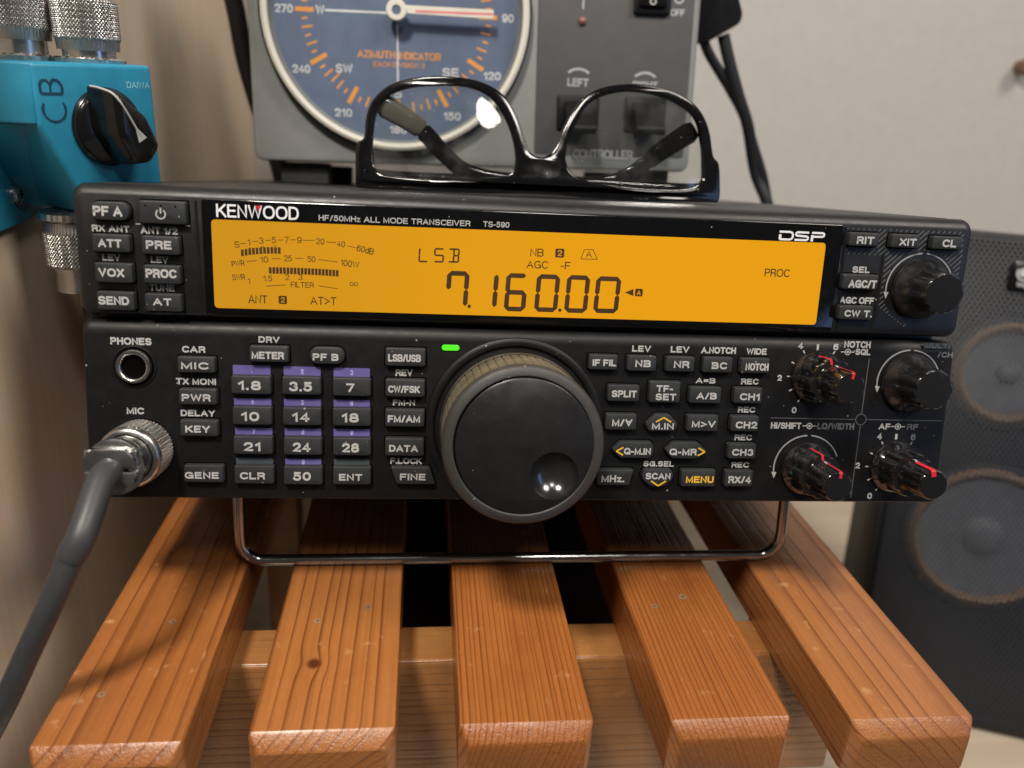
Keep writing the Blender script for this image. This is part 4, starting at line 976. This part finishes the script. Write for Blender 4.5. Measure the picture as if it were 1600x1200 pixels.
mb.text('EACH DIVISION 5', DX + .6, DY - 21.0, 22.5, 2.1, .57, M['orange'], bold=.15)
mb.line((DX - 31, DY), (DX - 4, DY), .9, .58, M['pale_print']); mb.line((DX, DY - 32), (DX, DY - 4), .7, .58, M['pale_print'])
mb.line((DX, DY + 4), (DX, DY + 32), .7, .58, M['pale_print'])
mb.build('dial_card', dial_k)
mb = MB(K)
mb.loft([[(DX + 3, DY - 1.9 + .9, 6.6), (DX + 41.5, DY - 1.7, 6.6), (DX + 41.5, DY + 1.9, 6.6), (DX + 3, DY + 2.2, 6.6)], [(DX + 3, DY - 1.0, 7.4), (DX + 41.5, DY - 1.7, 7.4), (DX + 41.5, DY + 1.9, 7.4), (DX + 3, DY + 2.2, 7.4)]], M['cream'])
mb.line((DX + 8, DY - .1), (DX + 41.2, DY + .1), .9, 7.46, M['needle_red'])
mb.lathe((DX, DY), [(3.2, .5), (3.2, 6.0), (4.4, 6.2), (4.4, 8.2), (4.0, 8.6), (2.0, 8.6), (1.9, 8.0)], M['cream'], 48, caps=(False, False)); mb.lathe((DX, DY), [(1.95, 8.1), (.01, 8.1)], M['blue_dial'], 24, caps=(False, False))
mb.build('pointer', dial_k)
for u, hgt in ((-93.5, 9.5), (66, 13.0)):
    for hh in (-152, -250):
        mb = MB(Frame(BODY(u, 0, hh), BODY.X, BODY.Z, BODY.Y)); rbox(mb, -11, 11, -6, 6, 0, hgt, 1, M['rubber'], .5); mb.build('foot', rot)

# ------------------------------------------------------------------ spectacles lying folded, upside down, on the radio
LEAN = math.tan(rad(13.5))
gl = thing('eyeglasses', 'folded black-rimmed eyeglasses resting upside down on top of the radio', 'glasses', tuple(BODY(5, 0, -66)))
LIN = [(-56.2, 7.7), (-56.9, 14.0), (-56.7, 20.8), (-55.3, 28.4), (-51.2, 33.7), (-42.5, 37.0), (-30.9, 38.1), (-21.6, 37.7), (-14.5, 34.9), (-9.6, 29.8), (-5.9, 22.3), (-4.1, 14.2), (-4.8, 9.0), (-8.6, 6.4), (-20.6, 4.7), (-34.9, 4.0), (-46.8, 4.4), (-53.6, 5.3)]
RIN = [(13.5, 13.7), (14.8, 20.5), (17.9, 27.9), (22.2, 34.1), (28.3, 37.7), (38.1, 39.8), (48.8, 39.0), (58.5, 35.9), (65.2, 30.8), (67.8, 21.9), (68.6, 13.3), (68.2, 8.1), (64.3, 5.0), (55.2, 3.9), (39.9, 4.0), (24.7, 5.4), (16.2, 8.4)]
OUT = [(-62.3, 1.2), (-62.4, 9.0), (-62.0, 15.6), (-59.4, 18.2), (-58.8, 25.2), (-56.4, 31.5), (-49.6, 37.3), (-37.9, 40.2), (-26.3, 40.5), (-17.0, 39.0), (-9.6, 35.0), (-4.7, 27.8), (-1.4, 19.0), (.6, 15.2), (4.4, 13.6), (7.6, 14.4), (10.9, 18.3), (13.6, 24.9), (17.1, 31.1), (21.4, 36.3), (28.2, 39.9), (39.7, 41.7), (51.6, 40.8), (60.9, 37.7), (66.6, 33.0), (69.9, 26.5), (71.8, 17.6), (74.2, 14.7), (74.9, 8), (74.6, 1.6), (70.9, .9), (50, .55), (40.2, .5), (22, .7), (5.5, 1.6), (-12, .8), (-30, .5), (-50, .5), (-60.5, .6)]
def wrap(u): return -.0016 * (u - 6) ** 2           # the front curves back towards the temples
def frame_loop(P, k_=5): 
    q = smooth_path([(x, y, 0) for x, y in P] + [(P[0][0], P[0][1], 0)], k_)[:-1]; return [(a[0], a[1]) for a in q]
cu = bpy.data.curves.new('g', 'CURVE'); cu.dimensions = '2D'; cu.fill_mode = 'BOTH'; cu.extrude = 1.3; cu.bevel_depth = .75; cu.bevel_resolution = 3; cu.offset = -.3
for P in (OUT, LIN, RIN):
    L_ = frame_loop(P); sp = cu.splines.new('POLY'); sp.points.add(len(L_) - 1); sp.use_cyclic_u = True
    for j, (x, y) in enumerate(L_): sp.points[j].co = (x, y, 0, 1)
V, F = curve_mesh(cu)
GH = -60.0
mb = MB(BODY); mb.add([(x, y + .35, GH + z + wrap(x) - y * LEAN) for x, y, z in V], F, M['glasses']); front = mb.build('frame_front', gl, 50)
def lens_part(P, cx, cy, tilt_u, tilt_v, R=190.0):
    L_ = frame_loop(P, 3); rings = []
    for off in (.5, -.9):
        rows = []
        for q in (1.012, .8, .6, .4, .2, .02):
            rows.append([(cx + (x - cx) * q, cy + (y - cy) * q, 0) for x, y in L_])
        rows = [[(x, y + .35, GH + wrap(x) + off - ((x - cx) ** 2 + (y - cy) ** 2) / (2 * R) + .8 + (x - cx) * tilt_u + (y - cy) * tilt_v - y * LEAN) for x, y, _ in r] for r in rows]
        rings += rows if off > 0 else rows[::-1]
    mb = MB(BODY); mb.loft(rings, M['lens'], (True, True)); return mb.build('lens', gl, 60)
lens_part(LIN, -30.5, 21, LENS_TILT[0], LENS_TILT[1], 260.0)
lens_part(RIN, 41, 22, -.05, 0, 600.0)
def temple(pts, tipn, tipmat):
    P = smooth_path(pts, 7); n = len(P); rs = [(3.0, 1.4)] * n
    def ribbon(P, w0, w1, mat, name, par):
        mb = MB(BODY); rings = []
        for i, p in enumerate(P):
            a = Vector(P[max(i - 1, 0)]); b = Vector(P[min(i + 1, len(P) - 1)]); d = (b - a).normalized()
            nrm = Vector((0, 0, 1)); up_ = nrm.cross(d).normalized(); w = w0 + (w1 - w0) * i / (len(P) - 1)
            if i in (0, len(P) - 1): w *= .75
            rings.append([tuple(Vector(p) + up_ * (w * math.cos(2 * PI * j / 14)) + nrm * (1.35 * math.sin(2 * PI * j / 14))) for j in range(14)])
        mb.loft(rings, mat); return mb.build(name, par)
    cut = int(n * tipn); t = ribbon(P[:cut + 1], 2.6, 3.3, M['glasses'], 'temple', gl); ribbon(P[cut:], 3.4, 4.2, tipmat, 'temple_tip', t)
temple([(-59.5, 5.5, -66), (-50, 4.6, -72), (-20, 4.4, -77), (12, 4.6, -80), (33, 6.2, -81), (44, 10.4, -81), (53, 18.2, -80), (66.5, 28.0, -78)], .78, M['glasses'])
temple([(71.5, 5.5, -70), (62, 4.8, -74), (35, 5.2, -76.5), (10.5, 5.6, -77), (-10, 5.9, -77), (-22.7, 8.6, -77), (-31.3, 15.2, -77), (-37.3, 21.1, -76), (-43, 25.2, -75), (-54.0, 30.8, -74)], .80, M['tip'])

# ------------------------------------------------------------------ teal antenna switch on the cabinet side
sw = thing('antenna_switch', 'teal metal antenna switch with black pointer knob fixed to the cabinet side', 'antenna switch', (-168, 50, 85))
def poly_solid(front, back, mat, name, par, r=1.0):
    """a solid between two matching outlines given in world millimetres"""
    mb = MB(); n = len(front); V = front + back; F = [tuple(range(n)), tuple(range(2 * n - 1, n - 1, -1))]
    F += [(j, j + n, (j + 1) % n + n, (j + 1) % n) for j in range(n)]
    mb.add(V, F, mat); o = mb.build(name, par, 30)
    bm = bmesh.new(); bm.from_mesh(o.data); bmesh.ops.bevel(bm, geom=bm.edges[:], offset=r * S, segments=3, affect='EDGES', profile=.5, clamp_overlap=True)
    bm.to_mesh(o.data); bm.free(); o.data.shade_smooth(); o.data.set_sharp_from_angle(angle=rad(40)); return o
FA, FB = Vector((-145.5, 30, 0)), Vector((-122.6, 61, 0))           # the knob face runs from FA to FB
fd = (FB - FA).normalized(); fn_ = Vector((fd.y, -fd.x, 0)); FW = (FB - FA).length
FACE = Frame((FA.x, FA.y, 0), fd, (0, 0, 1), fn_)                    # u along the face, v = world height
prof = [(0, 122), (FW, 122.5), (FW, 84), (FW - 6, 78), (13, 78), (0, 105)]
body = poly_solid([tuple(FACE(u, v, 0)) for u, v in prof], [tuple(FACE(u + (0 if u > 10 else -1), v, -30)) for u, v in prof], M['teal'], 'housing', sw, 1.3)
wing = [(-.2, 121.9), (-.2, 105.2), (13, 78.2), (-8, 78.2), (-24, 92), (-24, 105), (-24, 121.5)]
LF = Frame((FA.x, FA.y, 0), (-1, .12, 0), (0, 0, 1), (-.12, -1, 0))
poly_solid([(-145.6, 30.2, 121.9), (-145.9, 30.2, 105.0), (-168, 33, 105.0), (-168, 33, 121.7)], [(-158, 76, 121.9), (-158, 76, 105.0), (-168, 76, 105.0), (-168, 76, 121.7)], M['teal'], 'side_block', sw, .8)
poly_solid([(-146.5, 33.0, 104.8), (-167.6, 35, 104.8), (-167.6, 47.5, 91), (-165.5, 56, 79.5), (-163, 57.5, 77.2), (-146, 57, 78.0)], [(-146.5, 62, 104.8), (-167.6, 62, 104.8), (-167.6, 62, 91), (-165.5, 62, 79.5), (-163, 62, 77.2), (-146, 62, 78.0)], M['teal'], 'underside', sw, .3)
FLY = [(30, 96), (47, 93), (60, 84), (74, 75.5), (57, 72.8), (30, 72.0)]
poly_solid([(-165.2, y, z) for y, z in FLY], [(-167.95, y, z) for y, z in FLY], M['teal'], 'flange', sw, .5)
mb = MB(Frame((-165.2, 52.2, 82.0), (0, 1, 0), (0, 0, 1), (1, 0, 0))); mb.lathe((0, 0), [(3.3, 0), (3.3, .8), (2.6, 1.5), (.01, 1.7)], M['steel'], 28, caps=(False, False)); mb.line((-1.3, 0), (1.3, 0), .5, 1.75, M['shade_and_mark']); mb.line((0, -1.3), (0, 1.3), .5, 1.76, M['shade_and_mark']); mb.build('screw', sw)
mb = MB(FACE)
KC = (21.0, 104.3)
mb.text('DAIWA', 33.2, 116.6, 8.0, 1.9, .06, M['faded_white'], bold=.14); mb.build('printed_word', body)
mb = MB(FACE)
def ink(pts, w=.8):
    for a, b in zip(pts, pts[1:]): mb.line(a, b, w * random.uniform(.75, 1.15), .05 + random.random() * .02, M['ink'])
arc_ = lambda cx, cy, r, a0, a1, sy=1: [(cx + r * math.cos(rad(a0 + (a1 - a0) * i / 14)), cy + sy * r * math.sin(rad(a0 + (a1 - a0) * i / 14))) for i in range(15)]
ink(arc_(5.2, 109.3, 3.4, 150, 395, 1.0)); ink([(1.9, 113.6), (8.2, 113.6)])
ink([(1.9, 113.6), (1.8, 115.8), (2.5, 117.2), (4.0, 117.2), (4.8, 115.9), (4.8, 113.8)]); ink([(4.8, 115.9), (5.7, 117.4), (7.3, 117.2), (8.3, 115.7), (8.2, 113.6)])
mb.build('handwriting', body)
# pointer knob
mb = MB(FACE); mb.lathe(KC, [(11.4, .2), (11.5, .9), (11.0, 1.9), (9.6, 2.9)], M['bakelite'], 72, caps=(True, True))
P = rounded_poly([(-6.0, -9.2), (0, -11.8), (6.0, -9.2), (6.4, 2), (2.6, 8.4), (-.2, 14.4), (-3.2, 8.4), (-6.4, 2)], 2.0, 5)
PH = rad(28)
Q = [(KC[0] + x * math.cos(PH) - y * math.sin(PH), KC[1] + x * math.sin(PH) + y * math.cos(PH)) for x, y in P]
mb.loft([[(x, y, 2.8) for x, y in Q], scaled(Q, KC[0], KC[1], .2, 7), scaled(Q, KC[0], KC[1], 1.0, 12.5), scaled(Q, KC[0], KC[1], 2.0, 13.9), scaled(Q, KC[0], KC[1], 3.8, 14.4)], M['bakelite'])
kn = mb.build('pointer_knob', sw, 42)
mb = MB(FACE)
def rp(x, y): return (KC[0] + x * math.cos(PH) - y * math.sin(PH), KC[1] + x * math.sin(PH) + y * math.cos(PH))
pts = [(*rp(-.2, 13.5), 4), (*rp(-.2, 13.1), 8), (*rp(-.2, 11.9), 12.6), (*rp(-.2, 9.6), 14.2), (*rp(-.1, 7), 14.5), (*rp(0, 3), 14.5), (*rp(0, -1), 14.5)]
mb.tube(smooth_path(pts, 5), .33, M['white'], 8)
a, b, c = rp(0, 1.5), rp(-1.6, -3.2), rp(1.6, -3.2); mb.flat([a, b, c], 14.56, M['white']); mb.build('pointer_line', kn)
# coaxial sockets of the switch and the plugs screwed on them
UPF = lambda x, y, z: Frame((x, y, z), (1, 0, 0), (0, 1, 0), (0, 0, 1))
def socket(x, y, z, up_=True):
    fr = Frame((x, y, z), (1, 0, 0), (0, 1, 0), (0, 0, 1)) if up_ else Frame((x, y, z), (1, 0, 0), (0, -1, 0), (0, 0, -1))
    mb = MB(fr); mb.lathe((0, 0), [(10.2, -.4), (10.4, 1.4), (9.8, 1.9), (7.6, 2.0), (7.6, 6)], M['steel'], 96, lambda t, r, h, i: r - (.22 * (math.sin(70 * t) > 0) if i in (0, 1) else 0))
    return mb.build('coax_socket', sw), fr
def plug(x, y, z, up_, label, z0, body_h, tail=None):
    _, fr = socket(x, y, z, up_)
    p = thing('coax_plug', label, 'coax plug', tuple(fr(0, 0, 3)), 'coax plugs on the teal switch')
    mb = MB(fr); hs = [z0 + .8 + 10.4 * i / 60 for i in range(61)]
    mb.lathe((0, 0), [(8.9, z0 - 2.6), (9.1, z0)] + [(9.6, h) for h in hs] + [(9.1, z0 + 11.8), (8.4, z0 + 12.0)], M['knurl'], 360, knurl(56, .55, 2, 62, .85)); mb.build('coupling_nut', p)
    mb = MB(fr); mb.lathe((0, 0), [(7.9, z0 + 11.5), (7.9, z0 + 13), (7.6, z0 + 13.6), (7.6, z0 + body_h), (6.4, z0 + body_h + .6)], M['steel'], 64); mb.build('plug_body', p)
    mb = MB(fr)
    if tail: mb.tube([(1.5, 0, z0 + body_h - 1), (1.5, 0, z0 + body_h + 5.5)], 3.4, M['brass'], 20); mb.tube(smooth_path([(1.5, 0, z0 + body_h + 5), (2.5, 0, z0 + body_h + 12), (7, -4, z0 + body_h + 24), (9, -14, z0 + body_h + 40), (9, -30, z0 + body_h + 60)], 6), 2.6, M['cord'], 16)
    else: mb.tube([(0, 0, z0 + body_h - 1), (0, 0, z0 + body_h + 6), (-2, 3, z0 + body_h + 40), (-4, 10, z0 + body_h + 70)], 5.0, M['cord'], 20)
    mb.build('coax_cable', p)
    return p
plug(-141.0, 61.5, 122, True, 'knurled silver coax plug on the teal switch, nearest the black pointer knob', 6.5, 34)
plug(-160.5, 60, 122, True, 'knurled silver coax plug on the teal switch, cut by the left edge', 8.5, 34)
plug(-147.3, 49, 77.6, False, 'knurled silver coax plug hanging under the teal switch beside the radio', 5.0, 20, True)

# ------------------------------------------------------------------ loudspeaker
cs, ss, cy_, sy_ = math.cos(rad(14)), math.sin(rad(14)), math.cos(rad(22)), math.sin(rad(22))
SP = Frame((243, 200, 0), (cy_, -sy_, 0), (sy_ * ss, cy_ * ss, cs), (-sy_ * cs, -cy_ * cs, ss))     # turned towards the chair and tipped back
spk = thing('loudspeaker', 'dark loudspeaker with perforated grille and two cones, right of the radio', 'speaker', (315, 220, -222))
mb = MB(SP); mb.loft([rrect(8, 116, -222, 56, 6, -92), rrect(5, 119, -227, 59.5, 7, -88), rrect(3, 121, -229.5, 61.5, 7, -4), rrect(4.2, 119.8, -228, 60.2, 7, -1), rrect(7, 117, -225, 57, 5, -.6), rrect(8, 116, -224, 56, 5, -8), rrect(8.2, 115.8, -223.8, 55.8, 5, -8.1)], M['spk']); mb.build('cabinet', spk)
for (cx, cy, R, cap) in ((60, -17, 29.5, 6.5), (64, -114, 41, 11)):
    mb = MB(SP); mb.lathe((cx, cy), [(R + 3.5, -7.9), (R + 3, -5.6), (R + .6, -5.2), (R, -5.6)], M['baffle'], 72, caps=(False, False))
    for a in (45, 135, 225, 315): mb.lathe((cx + (R + 1.8) * math.cos(rad(a)), cy + (R + 1.8) * math.sin(rad(a))), [(1.5, -5.5), (1.2, -4.8), (.01, -4.7)], M['steel_dark'], 14, caps=(False, False))
    dr = mb.build('driver', spk)
    mb = MB(SP); mb.lathe((cx, cy), [(R + .2, -6.0), (R - 1, -3.4), (R - 2.8, -2.0), (R - 4.6, -3.2), (R - 5.8, -6.6)], M['surround'], 72, caps=(False, False)); mb.build('surround', dr)
    mb = MB(SP); mb.lathe((cx, cy), [(R - 5.6, -6.2), (R * .6, -7.1), (cap + 2, -7.9), (cap, -7.6), (cap * .8, -5.4), (cap * .45, -4.2), (.01, -3.9)], M['cone'], 72, caps=(False, False)); mb.build('cone', dr)
mb = MB(SP)
P = [(x, y) for x, y, _ in rrect(6, 118, -226.5, 58.5, 6, 0)]
mb.loft([scaled(P, 62, -84, 0, -.5), scaled(P, 62, -84, .6, 1.6), scaled(P, 62, -84, 2.2, 3.0)], M['spk'], (False, False))
mb.add(scaled(P, 62, -84, 2.2, 3.0), [tuple(range(len(P)))], M['grille']); mb.build('grille', spk)
mb = MB(SP); rbox(mb, 47, 73, 29, 46, 2.9, 4.0, 3, M['bakelite'], .5)
mb.lathe((54.5, 40), [(2.5, 4.06), (.01, 4.06)], M['pale_print'], 24, caps=(False, False)); mb.arc((55, 39.6), 3.9, 1.0, 150, 330, 4.07, M['pale_print'])
mb.text('logitech', 59.5, 33.2, 15.0, 3.2, 4.06, M['pale_print'], bold=.17); mb.build('badge', spk)

# ------------------------------------------------------------------ cords behind the radio, peg, dark box under the stand
pc = thing('cord_plug', 'black block plug with two black cords behind the radio', 'plug', (105, 215, 160))
mb = MB(Frame((0, 208, 0), (1, 0, 0), (0, 0, 1), (0, -1, 0)))
P = rounded_poly([(86.5, 215), (86.5, 158), (99, 149.0), (104, 146.5), (121.8, 157.5), (122.5, 162), (115, 178), (113, 215)], 2.2)
mb.loft([[(x, y, -14) for x, y in P], [(x, y, -1) for x, y in P], scaled(P, 103, 180, .8, 0)], M['black_plastic']); mb.build('plug_body', pc)
mb = MB(); mb.tube(smooth_path([(104, 214, 152), (109, 214, 143), (122, 215, 128), (133, 216, 114), (143, 217, 96), (152, 218, 78), (157.5, 219, 60), (161, 220, 30), (160, 222, -20), (150, 225, -90)], 7), [(2.6, 2.6)] * 64, M['cord'], 14); mb.build('cord', pc)
mb = MB(); mb.tube(smooth_path([(115.5, 214, 152), (120, 213, 140), (128, 212, 122), (135.5, 213, 108), (146, 219, 84), (154.5, 214, 66), (162, 215, 40), (166, 220, 0), (158, 228, -90)], 7), [(3.2, 3.2)] * 57, M['cord'], 14); mb.build('cord', pc)
bc = MB(); bc.tube(smooth_path([(-136.5, 232, 176), (-131.5, 232, 150), (-128.5, 232, 128), (-123.8, 232, 108), (-112, 234, 60), (-112, 236, -20)], 8), [4.6] * 41, M['cord'], 16)
tag(bc.build('black_cable'), 'black cable hanging behind the grey controller on its left', 'cable')
mb = MB(Frame((447, 440, 157), (1, 0, 0), (0, 0, 1), (0, -1, 0))); mb.lathe((0, 0), [(5.0, 0), (5.3, 5), (6.6, 8), (6.8, 11), (5.5, 13.5), (.01, 14.4)], M['peg'], 40, caps=(True, False))
tag(mb.build('wall_peg'), 'small brown round peg on the plain wall at the right edge', 'peg')
mb = MB(); rbox(mb, -60, 98, 62, 330, -221.5, -98, 3, M['filler'], 1.5)  # box added so that the gaps between the slats go dark
tag(mb.build('dark_filler_box'), 'black box added to darken the gaps of the slatted stand', 'box')
